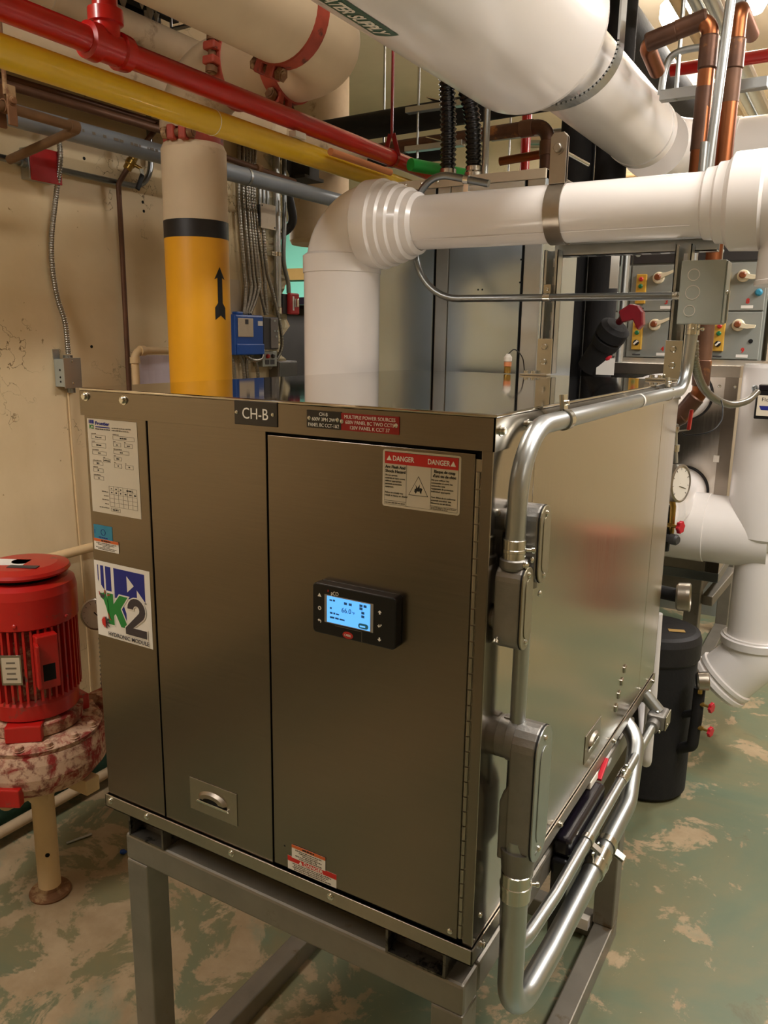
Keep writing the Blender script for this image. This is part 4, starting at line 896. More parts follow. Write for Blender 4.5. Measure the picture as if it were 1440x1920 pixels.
# ================================================================ left wall services
# red covered junction box and its conduit
JR = thing('junction_box', 'wall junction box with bright red cover plate', 'box', (-2, .8, 2.24))
obj('body', MB().box(-2.0, -1.955, .742, .852, 2.236, 2.332), 'galvanized', JR, .002); cv = obj('cover', MB().box(-1.955, -1.951, .745, .862, 2.232, 2.336), 'red_box', JR, .006)
for y_, z_ in ((.757, 2.32), (.848, 2.248)): panscrew((-1.951, y_, z_), (1, 0, 0), .005, parent=cv)
for y_ in (.735, .858): obj('connector', MB().lathe([(.013, -.012), (.016, -.008), (.016, .008), (.013, .012)], (-1.977, y_, 2.285), (0, 1, 0), 16), 'galvanized_dark', JR)
solo('electrical_conduit', MB().tube([(-1.977, -2.6, 2.285), (-1.977, .74, 2.285)], .0105, 14), 'galvanized_dark', 'straight wall conduit entering the red covered box from the left', 'conduit')
solo('electrical_conduit', MB().tube([(-1.977, .86, 2.285), (-1.977, 1.285, 2.285), (-1.977, 1.285, 2.62)], .0105, 14, .1, 10), 'galvanized_dark', 'wall conduit leaving the red covered box and curving up behind the column', 'conduit')
# armoured cable to the small grey wall box
solo('armoured_cable', MB().flex([(-1.9550, 0.8526, 2.4154), (-1.9400, 0.8520, 2.3256), (-1.9650, 0.8470, 2.2107), (-1.9750, 0.8241, 2.0730), (-1.9780, 0.8196, 1.9695), (-1.9780, 0.8319, 1.8653), (-1.9720, 0.8508, 1.7858), (-1.9720, 0.8552, 1.6788)], .0085, .008, .1, 10), 'flex_steel', 'snaking armoured cable dropping down the left wall', 'cable')
GB = thing('junction_box', 'small grey steel wall box at the foot of the armoured cable', 'box', (-2, .86, 1.57))
obj('body', MB().box(-2.0, -1.945, .815, .875, 1.567, 1.662), 'box_grey', GB, .002); obj('cover', MB().box(-1.945, -1.942, .81, .882, 1.563, 1.667), 'galvanized', GB, .001)
obj('strap_tab', MB().box(-2.0, -1.996, .812, .838, 1.662, 1.695), 'galvanized', GB); obj('connector', MB().cyl((-1.972, .853, 1.662), (-1.972, .853, 1.675), .016, 16), 'galvanized_dark', GB); obj('connector', MB().cyl((-1.972, .858, 1.545), (-1.972, .858, 1.567), .014, 16), 'galvanized_dark', GB)
for z_ in (1.58, 1.655): panscrew((-1.942, .845, z_), (1, 0, 0), .004, parent=GB)
for y_, z_ in ((.83, 1.585), (.83, 1.6), (.845, 1.625)): obj('knockout', MB().cyl((-1.97, .8155, z_), (-1.97, .8145, z_), .004, 10), 'gap_black', GB)
solo('wall_cable', MB().tube(smooth_path([(-1.99, .858, 1.545), (-1.992, .862, 1.2), (-1.992, .87, .7), (-1.992, .87, .3)]), .004, 8), 'cream_pipe', 'thin painted cable below the small grey wall box', 'cable')
# brown copper line with ball valve
CU = thing('copper_line', 'old brown copper drop with black handled ball valve', 'pipe', (-1.95, 1.1, 1.6))
q0, q1, q2, q3, q4 = (-1.8600, 1.2257, 2.4916), (-1.9300, 1.1517, 2.3626), (-1.9550, 1.1044, 2.2759), (-1.9650, 1.1143, 2.0486), (-1.9650, 1.1130, 1.5152)
obj('tube', MB().tube([q0, q1, q2, q3, q4], .0095, 14, .03, 6), 'copper_old', CU)
vd = (Vector(q2) - Vector(q1)).normalized()
VB = obj('valve_body', MB().lathe([(.011, -.03), (.016, -.026), (.016, -.012), (.019, -.008), (.019, .008), (.016, .012), (.016, .026), (.011, .03)], Vector(q1) + vd * .012, vd, 8), 'brass', CU)
st_ = Vector(q1) + vd * .012; obj('stem', MB().cyl(st_, st_ + Vector((.035, .015, -.02)), .006, 8), 'brass', VB)
h0 = st_ + Vector((.035, .015, -.02)); obj('handle_neck', MB().bar(h0, h0 + Vector((.006, .0, -.025)), .016, .003), 'galvanized', VB); obj('handle', MB().bar(h0 + Vector((.006, 0, -.02)), h0 + Vector((.0, -.022, -.075)), .017, .009), 'black_rubber', VB, .003)
# three thin brown pipes at the wall top
for nm, x_, z_, r_, lb in (('copper_line', -1.88, 2.487, .0105, 'upper thin brown pipe along the left wall'), ('copper_line', -1.84, 2.455, .013, 'lower thin dark brown pipe along the left wall')):
    solo(nm, MB().cyl((x_, -2.6, z_ - .02), (x_, 1.45, z_ + .012), r_, 14), 'copper_old', lb, 'pipe')
EP = thing('copper_line', 'brown pipe turning back on an elbow near the red box', 'pipe', (-1.62, .5, 2.33))
u0, u1, u2 = (-1.6200, 0.3292, 2.3375), (-1.6200, 0.6688, 2.3322), (-1.9300, 0.6300, 2.3122)
obj('tube', MB().tube([u0, u1, (u1[0] - .33, u1[1], u1[2] - .055)], .0135, 16, .022, 6), 'pipe_brown', EP); obj('elbow', MB().lathe([(.018, -.014), (.018, .014)], Vector(u1) + Vector((0, -.02, 0)), (0, 1, 0), 14), 'pipe_brown', EP)
HB = thing('pipe_hanger', 'brown split ring hanger on the left brown pipe', 'hanger', (-1.62, .3, 2.33))
hb = Vector((-1.6200, 0.4370, 2.3373))
obj('ring', MB().band(hb, (0, 1, 0), .0145, .004, .024, 24), 'rust', HB); obj('plate', MB().box(hb.x - .03, hb.x - .02, hb.y - .014, hb.y + .014, hb.z - .05, hb.z + .06), 'rust', HB, .003); obj('plate', MB().box(hb.x + .02, hb.x + .026, hb.y - .014, hb.y + .014, hb.z - .05, hb.z + .05), 'rust', HB, .003)
hexbolt((hb.x + .026, hb.y, hb.z + .012), (1, 0, 0), .01, .008, 'ring_bolt', 'rust', HB); obj('rod', MB().cyl((hb.x, hb.y, hb.z + .03), (hb.x, hb.y, hb.z + .75), .006, 8), 'rust', HB)
# cream branch pipe and paper sheet
CB = thing('cream_line', 'thin cream pipe turning along the wall behind the module', 'pipe', (-1.9, 1.05, 1.2))
obj('tube', MB().tube([(-1.9, 1.09, .4), (-1.9, 1.09, 1.690), (-1.9, 1.60, 1.690)], .014, 16, .03, 6), 'cream_pipe', CB); obj('elbow', MB().lathe([(.019, -.01), (.019, .012)], (-1.9, 1.125, 1.690), (0, 1, 0), 14), 'cream_pipe', CB); obj('elbow', MB().lathe([(.019, -.01), (.019, .012)], (-1.9, 1.09, 1.655), (0, 0, 1), 14), 'cream_pipe', CB)
m = MB(); ps = [[Vector((-1.985 + .012 * math.sin(j * .8 + i), 1.17 + j * .035, 1.43 + i * .06)) for j in range(6)] for i in range(5)]
for i in range(4):
    for j in range(5): m.add([ps[i][j], ps[i][j+1], ps[i+1][j+1], ps[i+1][j]], [(0, 1, 2, 3)], True)
m.box(-1.9995, -1.998, 1.2, 1.3, 1.6, 1.67)
solo('paper_sheet', m, 'paper_lilac', 'crumpled pale sheet taped on the wall behind the cream pipe', 'paper')
for nm, q in (('anchor_hole', (-1.9990, 1.2580, 2.2392)), ('anchor_hole', (-1.9990, 1.2612, 2.2071)), ('anchor_hole', (-1.9990, 0.9976, 2.3461)), ('anchor_hole', (-1.9990, 0.9797, 1.7037))):
    obj(nm, MB().cyl((XL - .002, q[1], q[2]), (XL + .0006, q[1], q[2]), .006, 8), 'gap_black', wl)
# pipes along the foot of the wall
FA = solo('floor_pipe', MB().cyl((-1.965, -2.5, .165), (-1.965, 2.0, .165), .02, 14), 'cream_dirty', 'upper dirty cream pipe along the foot of the left wall', 'pipe')
FB = solo('floor_pipe', MB().cyl((-1.955, -2.5, .055), (-1.955, 2.0, .055), .02, 14), 'cream_dirty', 'lower dirty cream pipe lying at the foot of the left wall', 'pipe')
CBm = thing('cable_clip', 'black looped cable on the upper floor pipe', 'cable', (-1.93, .9, .17)); obj('loop', MB().tube(smooth_path([(-1.945, .83, .26), (-1.935, .80, .215), (-1.93, .82, .20), (-1.93, .85, .19), (-1.94, .88, .17)]), .004, 8), 'black_plastic', CBm); obj('wrap', MB().band((-1.965, .89, .165), (0, 1, 0), .021, .003, .02, 20), 'black_plastic', CBm)

# ================================================================ electrical cluster beside the column
XE_ = -1.998
BL = thing('control_box', 'blue plastic wall controller with grey window', 'controller', (-2, 1.77, 1.67))
obj('housing', MB().box(XE_, -1.92, 1.675, 1.865, 1.667, 1.84), 'blue_plastic', BL, .008); obj('window', MB().box(-1.92, -1.916, 1.69, 1.79, 1.745, 1.825), 'plate_cream', BL, .004); obj('display', MB().box(-1.916, -1.9145, 1.735, 1.755, 1.80, 1.82), 'charcoal', BL)
obj('sticker', MB().box(-1.92, -1.9185, 1.825, 1.858, 1.795, 1.815), 'paper', BL); obj('hinge_tab', MB().box(-1.96, -1.93, 1.70, 1.74, 1.84, 1.852), 'blue_plastic', BL, .003)
obj('lower_lid', MB().box(-1.92, -1.914, 1.678, 1.862, 1.67, 1.715), 'blue_plastic', BL, .003)
CH = thing('control_box', 'charcoal wall control box beside the blue controller', 'controller', (-2, 1.92, 1.69))
obj('housing', MB().box(XE_, -1.93, 1.875, 1.985, 1.69, 1.835), 'charcoal', CH, .004); obj('face', MB().box(-1.93, -1.926, 1.925, 1.98, 1.695, 1.83), 'panel_grey', CH, .002)
for y_, z_ in ((1.945, 1.815), (1.945, 1.77), (1.965, 1.77), (1.955, 1.745)): obj('button', MB().box(-1.926, -1.9235, y_, y_ + .012, z_, z_ + .008), 'box_grey', CH)
PB = thing('push_button_box', 'small grey start and stop button box below the charcoal box', 'switch', (-2, 1.93, 1.61))
obj('housing', MB().box(XE_, -1.945, 1.885, 1.99, 1.612, 1.682), 'box_grey', PB, .003)
for y_, mt in ((1.918, 'red_cap'), (1.956, 'charcoal')): obj('button', MB().lathe([(.010, 0), (.010, .008), (.006, .012)], (-1.945, y_, 1.66), (1, 0, 0), 14), mt, PB); obj('legend', MB().box(-1.945, -1.9435, y_ - .014, y_ + .014, 1.622, 1.644), 'charcoal', PB)
GBX = thing('junction_box', 'flat grey steel pull box high between the wall conduits', 'box', (-2, 1.95, 2.23))
obj('body', MB().box(XE_, -1.955, 1.905, 2.0, 2.225, 2.32), 'galvanized', GBX, .002); obj('cover', MB().box(-1.955, -1.952, 1.90, 2.004, 2.22, 2.325), 'plate_cream', GBX, .001)
for y_, z_ in ((1.908, 2.315), (1.996, 2.23)): panscrew((-1.952, y_, z_), (1, 0, 0), .004, parent=GBX, mat='charcoal')
for i in range(3): obj('nipple', MB().cyl((-1.975, 1.922 + i * .027, 2.32), (-1.975, 1.922 + i * .027, 2.46), .009, 10), 'galvanized', GBX)
TC = thing('electrical_conduit', 'thick straight conduit with straps beside the pull box', 'conduit', (-1.97, 2.03, 1.87))
obj('tube', MB().cyl((-1.97, 2.035, 1.85), (-1.97, 2.035, 2.66), .017, 16), 'galvanized', TC); strap(TC, (-1.97, 2.035, 2.12), (0, 0, 1), .017, (0, -1, 0)); obj('bushing', MB().lathe([(.018, 0), (.021, .004), (.021, .03), (.018, .034)], (-1.97, 2.035, 1.85), (0, 0, 1), 16), 'zinc_bright', TC)
solo('electrical_conduit', MB().tube(smooth_path([(-1.965, 2.09, 2.66), (-1.965, 2.085, 2.3), (-1.965, 2.075, 2.1), (-1.96, 2.10, 2.0), (-1.96, 2.105, 1.95)]), .0105, 12), 'galvanized_dark', 'slim conduit feeding the red disconnect switch', 'conduit')
cab0 = [(1.80, 1.78, 1.80, 1.79), (1.82, 1.81, 1.835, 1.80), (1.84, 1.835, 1.86, 1.815), (1.86, 1.85, 1.885, 1.83), (1.88, 1.87, 1.90, 1.94), (1.90, 1.885, 1.935, 1.95)]
names = ['leftmost', 'second', 'third', 'fourth', 'fifth', 'rightmost']
for i, (a_, b_, c__, d_) in enumerate(cab0):
    solo('armoured_cable', MB().flex([(-1.975 + .004 * (i % 2), a_, 2.66), (-1.975, b_, 2.35), (-1.97, c__, 2.03), (-1.968, c__ + .005, 1.95), (-1.968, d_, 1.845)], .0085, .012, .07, 8), 'flex_steel', names[i] + ' armoured cable of the bundle above the blue controller', 'cable', 'armoured cables on the wall')
solo('armoured_cable', MB().flex([(-1.965, 1.93, 2.22), (-1.962, 1.945, 2.05), (-1.96, 1.99, 1.93), (-1.955, 2.03, 1.80), (-1.955, 2.04, 1.70), (-1.96, 2.0, 1.64), (-1.965, 1.96, 1.605)], .0085, .012, .07, 8), 'flex_steel', 'armoured cable looping round from the pull box to the button box', 'cable', 'armoured cables on the wall')
solo('armoured_cable', MB().flex([(-1.95, 1.77, 1.668), (-1.93, 1.80, 1.645), (-1.925, 1.85, 1.65), (-1.935, 1.88, 1.69)], .008, .012, .07, 8), 'flex_steel', 'pale short cable looping below the blue controller', 'cable', 'armoured cables on the wall')
for i, (y0, y1) in enumerate(((1.69, 1.71), (1.75, 1.775), (1.80, 1.795), (1.83, 1.87))):
    solo('armoured_cable', MB().flex([(-1.965, y0, 1.67), (-1.965, y1, 1.60), (-1.965, y1 + .01, 1.40), (-1.965, y1 + .02, .9)], .008, .012, .07, 8), 'flex_steel', ['first', 'second', 'third', 'last'][i] + ' of four cables hanging below the blue controller', 'cable', 'armoured cables on the wall')
RS = thing('disconnect_switch', 'red disconnect switch with lever at the broken wall edge', 'switch', (-2, 2.1, 1.85))
obj('back_box', MB().box(XE_, -1.95, 2.05, 2.145, 1.855, 1.945), 'charcoal', RS, .003); obj('face', MB().box(-1.95, -1.93, 2.075, 2.15, 1.852, 1.95), 'red_box', RS, .006); obj('lever', MB().box(-1.93, -1.91, 2.108, 2.12, 1.885, 1.925), 'zinc_bright', RS, .003)
obj('legend', MB().box(-1.93, -1.9285, 2.095, 2.106, 1.87, 1.935), 'paper', RS)
solo('wall_panel', MB().box(XE_, -1.992, 1.62, 1.80, 1.84, 1.99), 'plate_cream', 'tan backing plate behind the blue controller cables', 'panel')
GX = thing('terminal_box', 'grey metal box low beside the broken wall edge', 'box', (-2, 2.05, 1.52)); obj('body', MB().box(XE_, -1.94, 1.995, 2.14, 1.45, 1.635), 'panel_grey', GX, .003); obj('cover', MB().box(-1.94, -1.936, 2.0, 2.135, 1.455, 1.63), 'galvanized_dark', GX, .001)
for y_ in (1.72, 1.99): obj('pipe_shadow_pipe', MB().cyl((0, 0, 0), (0, 0, .001), .001, 6), 'gap_black', GX) if False else None
# hanging items above the cluster
SPR = thing('brown_pipe', 'short rusty pipe with tee above the wall cables', 'pipe', (-1.9, 1.9, 2.45)); obj('run', MB().cyl((-1.93, 1.45, 2.47), (-1.93, 2.12, 2.445), .012, 12), 'copper_old', SPR); obj('tee', MB().lathe([(.012, -.02), (.018, -.016), (.018, .016), (.012, .02)], (-1.93, 1.86, 2.455), (0, 1, 0), 12), 'rust', SPR)
HC = thing('black_hose', 'black hose curving through the broken wall opening', 'hose', (-2.2, 2.4, 2.2)); obj('tube', MB().tube(smooth_path([(-2.1, 2.30, 2.75), (-2.12, 2.31, 2.48), (-2.15, 2.38, 2.30), (-2.3, 2.30, 2.22), (-2.5, 2.25, 2.18)]), .022, 14), 'black_rubber', HC)

# ================================================================ red vertical inline pump
PX, PY = -1.613, .367
PU = thing('circulating_pump', 'worn red vertical motor pump on a cream pipe leg', 'pump', (PX, PY, 0))
L = lambda nm, prof, mt, par=PU, seg=40: obj(nm, MB().lathe(prof, (PX, PY, 0), (0, 0, 1), seg), mt, par)
L('fan_cap', [(.09, 1.068), (.125, 1.072), (.13, 1.079), (.126, 1.088), (.095, 1.097), (.03, 1.10), (.001, 1.10)], 'pump_red')
L('vent_gap', [(.10, 1.045), (.10, 1.07)], 'gap_black')
L('fan_shroud', [(.135, .93), (.143, .935), (.143, 1.02), (.138, 1.045), (.122, 1.056), (.09, 1.058)], 'pump_red')
L('motor_core', [(.118, .70), (.118, .935)], 'pump_worn'); L('lower_bell', [(.10, .645), (.128, .655), (.130, .70), (.122, .715)], 'pump_red')
fm = MB().box(.114, .139, -.0032, .0032, .715, .932).mesh('cooling_fin', 'pump_red')
for i in range(44):
    f_ = obj('cooling_fin', fm, None, PU); f_.matrix_basis = Matrix.Translation((PX, PY, 0)) @ Matrix.Rotation(2*PI*i/44, 4, 'Z')
cdv = Vector((.433 - PX, -1.032 - PY, 0)).normalized(); ca = math.atan2(cdv.y, cdv.x)
def at_pump(r, a, z): return Vector((PX + r * math.cos(a), PY + r * math.sin(a), z))
def pbox(nm, a, r0, r1, w_, z0, z1, mt, par=PU, bev=.004):
    d = Vector((math.cos(a), math.sin(a), 0)); s = Vector((-d.y, d.x, 0)); return obj(nm, MB().obox(at_pump((r0 + r1)/2, a, (z0 + z1)/2), d, s, (0, 0, 1), (r1 - r0)/2, w_/2, (z1 - z0)/2), mt, par, bev)
tb = pbox('terminal_block', ca + .28, .11, .165, .06, .76, .92, 'pump_red'); pbox('block_recess', ca + .28, .16, .1655, .035, .785, .835, 'gap_black', tb, .001); pbox('block_fin', ca + .1, .14, .185, .012, .77, .90, 'pump_red', tb)
npl = pbox('rating_plate', ca - .38, .137, .1415, .058, .775, .865, 'stainless_dull', PU, .001); pbox('plate_field', ca - .38, .1415, .142, .05, .782, .858, 'plate_cream', npl, 0)
for i in range(4): pbox('plate_line', ca - .38, .142, .1424, .03 - .006 * (i % 2), .792 + i * .016, .797 + i * .016, 'print_grey', npl, 0)
cp = MB().box(-.035, .06, -.03, .03, 0, .0015); o = obj('cap_sticker', cp, 'paper', PU); o.matrix_basis = Matrix.Translation((PX - .03, PY - .03, 1.0985)) @ Matrix.Rotation(.5, 4, 'Z')
o = obj('cap_plate', MB().box(-.02, .065, -.012, .012, 0, .0015), 'charcoal', PU); o.matrix_basis = Matrix.Translation((PX + .03, PY - .045, 1.0985)) @ Matrix.Rotation(.5, 4, 'Z')
for i in range(6): a = i * PI / 3 + .2; panscrew(at_pump(.143, a, .95), (math.cos(a), math.sin(a), 0), .007, parent=PU, mat='pump_red')
L('motor_flange', [(.10, .60), (.135, .605), (.138, .64), (.10, .65)], 'pump_worn'); L('bracket_neck', [(.16, .57), (.12, .60), (.10, .61)], 'pump_worn')
L('volute_cover', [(.10, .565), (.185, .57), (.19, .585), (.15, .60)], 'pump_worn')
L('volute', [(.05, .40), (.11, .41), (.165, .435), (.198, .475), (.203, .505), (.198, .545), (.19, .57), (.1, .572)], 'pump_worn')
for i in range(14): a = i * 2*PI/14; hexbolt(at_pump(.172, a, .59), (0, 0, 1), .012, .012, 'flange_bolt', 'pump_worn', PU)
pbox('foot_pad', ca - .25, .10, .15, .10, .60, .65, 'pump_red'); pbox('foot_pad', ca + 2, .10, .15, .10, .60, .65, 'pump_red'); pbox('drain_boss', ca - .45, .185, .215, .075, .435, .49, 'pump_red')
obj('outlet', MB().lathe([(.06, 0), (.06, .1), (.095, .102), (.095, .13)], (PX, PY + .12, .50), (0, 1, 0), 28), 'pump_worn', PU); obj('inlet', MB().lathe([(.06, 0), (.06, .1), (.095, .102), (.095, .13)], (PX, PY - .12, .50), (0, -1, 0), 28), 'pump_worn', PU)
obj('leg', MB().lathe([(.034, .02), (.034, .40), (.045, .42)], (PX, PY, 0), (0, 0, 1), 28), 'cream_pipe', PU); obj('leg_foot', MB().lathe([(.062, 0), (.064, .006), (.06, .013), (.036, .018), (.034, .03)], (PX, PY, 0), (0, 0, 1), 28), 'rust', PU)
for s in (-1, 1): obj('leg_arm', MB().tube([(PX, PY, .33), (PX + s * .02, PY - s * .05, .40), (PX + s * .06, PY - s * .16, .43)], .03, 16, .05, 6), 'cream_pipe', PU)
obj('support_bracket', MB().box(PX + .01, PX + .16, PY + .04, PY + .09, .37, .42), 'cream_pipe', PU, .004)
obj('leg_hole', MB().cyl((PX + .033 * math.cos(ca), PY + .033 * math.sin(ca), .155), (PX + .0355 * math.cos(ca), PY + .0355 * math.sin(ca), .155), .007, 10), 'gap_black', PU)
obj('paint_chip', MB().lathe([(.03, 0), (.028, .002)], at_pump(.144, ca - .75, .985), (math.cos(ca - .75), math.sin(ca - .75), 0), 7), 'yellow_wrap', PU)
# valve, gauge and pipework behind the pump
DP = thing('discharge_pipe', 'cream discharge pipe with dark valve behind the red pump', 'pipe', (PX, .9, .5))
obj('run', MB().tube([(PX, PY + .25, .50), (PX, .86, .50), (PX, .86, 1.0)], .062, 24, .1, 8), 'cream_jacket', DP); obj('flange', MB().cyl((PX, PY + .25, .50), (PX, PY + .285, .50), .095, 28), 'red_oxide', DP)
obj('valve_body', MB().lathe([(.06, 0), (.085, .01), (.085, .03), (.07, .05), (.075, .12), (.085, .16), (.06, .18)], (PX, .86, .72), (0, 0, 1), 28), 'green_cap', DP); obj('valve_bonnet', MB().lathe([(.075, 0), (.08, .02), (.08, .05), (.03, .06)], (PX, .86, .98), (0, 0, 1), 28), 'panel_grey', DP); obj('riser', MB().cyl((PX, .86, 1.0), (PX, .86, 2.4), .04, 20), 'cream_jacket', DP) if False else None
solo('cream_line', MB().tube([(-1.93, -2.5, .985), (-1.93, 1.8, .985)], .017, 14), 'cream_pipe', 'thin cream pipe level along the left wall behind the pump', 'pipe')
PG = thing('pressure_gauge', 'round white pressure gauge behind the red pump', 'gauge', (-1.5, .62, .92))
gc = Vector((-1.6180, 0.6200, 0.8618)); gd = Vector((.55, -.83, .12)).normalized()
obj('case', MB().lathe([(.044, -.03), (.05, -.025), (.052, 0), (.052, .008), (.047, .011)], gc, gd, 36, caps=False), 'stainless_dull', PG); dl = obj('dial', MB().cyl(gc + gd * .004, gc + gd * .0085, .046, 36), 'label_pure', PG)
gs = Vector((-gd.y, gd.x, 0)).normalized(); gu = gd.cross(gs)
obj('needle', MB().prism([(-.002, -.01), (.002, -.01), (.0005, .035), (-.0005, .035)], gc + gd * .009, (gs * .7 + gu * .7), (gu * .7 - gs * .7) * -1, .0006), 'print_black', PG)
for i in range(11): a = -.7 + i * .46; d = gs * math.cos(a) + gu * math.sin(a); obj('tick', MB().bar(gc + gd * .0088 + d * .036, gc + gd * .0088 + d * .042, .0012, .0006), 'print_black', dl)
obj('stem', MB().cyl(gc - gd * .03, gc - gd * .12, .012, 12), 'brass', PG)
CHN = solo('chain', MB().flex([(-1.6345, 0.6400, 0.7711), (-1.6352, 0.6400, 0.7053), (-1.6402, 0.6400, 0.5899)], .005, .016, .4, 8), 'galvanized', 'light chain hanging beside the gauge', 'chain')
# small litter
solo('steel_rod', MB().cyl((-1.7749, 0.5554, 0.0050), (-1.7436, 0.6367, 0.0050), .0045, 8), 'galvanized', 'thin steel rod lying on the floor beside the pump leg', 'rod')
sc = Vector((-1.5652, 0.6213, 0.0060)); solo('plastic_scrap', MB().lathe([(.001, -.012), (.008, -.008), (.009, .004), (.004, .012)], sc + Vector((0, 0, .004)), (1, .4, .1), 6), 'blue_scrap', 'small blue plastic scrap near the stand leg', 'scrap')

# ================================================================ galvanized cabinet behind the module
KX0, KX1, KY0, KY1, KZ = -1.08, -.487, 1.48, 1.83, 2.268
CB2 = thing('sheet_metal_cabinet', 'tall galvanized sheet metal cabinet behind the near module', 'cabinet', (-.78, 1.65, 0))
obj('body', MB().box(KX0, KX1, KY0 + .004, KY1, 0, KZ - .002), 'sheet_galvanized', CB2)
for nm, x0, x1, mt in (('left_panel', KX0, -.866, 'sheet_galvanized'), ('frame_post', -.858, -.812, 'galvanized'), ('door_panel', -.810, -.553, 'sheet_galvanized'), ('frame_post', -.545, KX1, 'galvanized')):
    obj(nm, MB().box(x0, x1, KY0 - .004, KY0 + .004, .02, KZ - .03), mt, CB2, .002)
for x in (-.862, -.549): obj('door_gap', MB().box(x - .004, x + .004, KY0 + .001, KY0 + .0045, .02, KZ - .03), 'gap_black', CB2)
obj('top_trim', MB().box(KX0, KX1, KY0 - .006, KY1, KZ - .03, KZ), 'plate_cream', CB2, .002)
for x in (-1.04, -.98, -.92, -.86): panscrew((x, KY0 - .006, KZ - .012), (0, -1, 0), .005, parent=CB2)
for x, z in ((-.70, 1.91), (-.685, 1.91), (-.555, 2.0), (-.555, 1.93)): obj('rivet_hole', MB().cyl((x, KY0 - .0045, z), (x, KY0 - .003, z), .003, 8), 'gap_black', CB2)
# two ribbed black hoses on the cabinet top
for x, xt, lb in ((-.886, -.905, 'left ribbed black hose rising from the cabinet top'), (-.788, -.85, 'right ribbed black hose rising from the cabinet top')):
    HS = thing('flexible_hose', lb, 'hose', (x, 1.6, KZ), 'ribbed black hoses')
    obj('tube', MB().flex([(x, 1.6, KZ + .03), (x - (x - xt)*.2, 1.6, KZ + .2), (xt, 1.6, KZ + .42), (xt - .02, 1.6, KZ + 1.0), (xt - .02, 1.6, ZC)], .0255, .016, .13, 18), 'flex_black', HS)
    obj('connector', MB().lathe([(.03, 0), (.033, .006), (.033, .03), (.029, .036), (.029, .05)], (x, 1.6, KZ), (0, 0, 1), 24), 'zinc_bright', HS); obj('lock_ring', MB().lathe([(.036, 0), (.036, .008)], (x, 1.6, KZ), (0, 0, 1), 8), 'galvanized', HS)
solo('electrical_conduit', MB().cyl((-.748, 1.6, KZ), (-.748, 1.6, ZC), .0115, 14), 'galvanized', 'straight grey conduit standing beside the ribbed hoses', 'conduit')
solo('green_tape', MB().tube([(-1.045, 1.62, 2.352), (-.93, 1.92, 2.352)], .022, 16), 'green_tape', 'bright green wrapped pipe end behind the red pipe', 'pipe')
solo('orange_line', MB().cyl((-1.045, 1.12, 2.30), (-1.045, 1.48, 2.302), .011, 12), 'orange_pipe', 'thin orange line beside the yellow gas pipe', 'pipe')
# ================================================================ black insulated and copper lines crossing behind
BH = solo('insulated_pipe', MB().cyl((-2.25, 2.72, 2.80), (1.5, 2.72, 2.80), .062, 24) if False else MB().cyl((-2.25, 2.72, 2.80), (-.80, 2.72, 2.83), .062, 24), 'black_foam', 'black foam covered pipe crossing level behind the red pipe', 'pipe')
BH2 = solo('insulated_pipe', MB().cyl((-2.25, 2.90, 2.70), (-1.55, 2.90, 2.70), .055, 24), 'black_foam', 'shorter black foam pipe below the crossing black pipe', 'pipe')
CC = thing('copper_pipe', 'tarnished copper pipe crossing below the black pipe and dropping to the floor', 'pipe', (-.9, 2.6, 0))
obj('run', MB().tube([(-1.85, 2.6, 2.655), (-.90, 2.6, 2.675), (-.90, 2.6, .02)], .031, 20, .06, 8), 'copper_brown', CC)
for p_, d_ in (((-1.0, 2.6, 2.673), (1, 0, .02)), ((-.90, 2.6, 2.58), (0, 0, 1))): obj('coupling', MB().lathe([(.034, -.03), (.035, -.028), (.035, .028), (.034, .03)], p_, d_, 20), 'copper_old', CC)
obj('valve', MB().lathe([(.033, -.03), (.038, -.02), (.038, .02), (.033, .03)], (-.90, 2.6, 1.98), (0, 0, 1), 8), 'brass', CC); obj('valve_stem', MB().bar((-.9, 2.57, 1.98), (-.93, 2.53, 1.86), .012, .006), 'zinc_bright', CC)
solo('copper_pipe', MB().tube([(-1.2, 2.78, 2.585), (-.955, 2.78, 2.60), (-.955, 2.78, .02)], .02, 16, .05, 8), 'copper', 'second bright copper pipe dropping behind the strut post', 'pipe')
solo('electrical_conduit', MB().tube([(-1.3, 2.9, 2.72), (-.86, 2.9, 2.72), (-.86, 2.9, 1.652)], .013, 14, .09, 8), 'galvanized', 'grey conduit bending down beside the copper elbow', 'conduit')
solo('sprinkler_pipe', MB().cyl((-1.24, 3.2, 0), (-1.24, 3.2, ZC), .025, 18), 'red_paint', 'straight vertical red pipe far behind the cabinet', 'pipe')
TP = thing('trapeze_hanger', 'galvanized trapeze hanger with rods under the black pipe', 'hanger', (-1.5, 2.55, 2.7))
tq = Vector((-1.5109, 2.5500, 2.8002))
for dz in (0, -.17): obj('channel', MB().box(tq.x - .06, tq.x + .24, 2.50, 2.54, tq.z + dz - .02, tq.z + dz + .005), 'galvanized', TP, .002); obj('saddle', MB().obox((tq.x + .1, 2.53, tq.z + dz + .02), (1, 0, -.3), (0, 1, 0), (.3, 0, 1), .05, .03, .002), 'zinc_bright', TP)
obj('rod', MB().cyl((tq.x, 2.52, tq.z - .22), (tq.x, 2.52, ZC), .006, 8), 'galvanized', TP)
for px_, lb in ((720, 'threaded rod hanging left of the trapeze'), (955, 'threaded rod hanging behind the copper run')):
    q = Vector((-1.9252, 2.9000, 2.9424)) if px_ == 720 else Vector((-1.4133, 3.4000, 2.7785)); solo('threaded_rod', MB().cyl((q.x, q.y, q.z - .3), (q.x, q.y, ZC), .006, 8), 'galvanized', lb, 'rod')
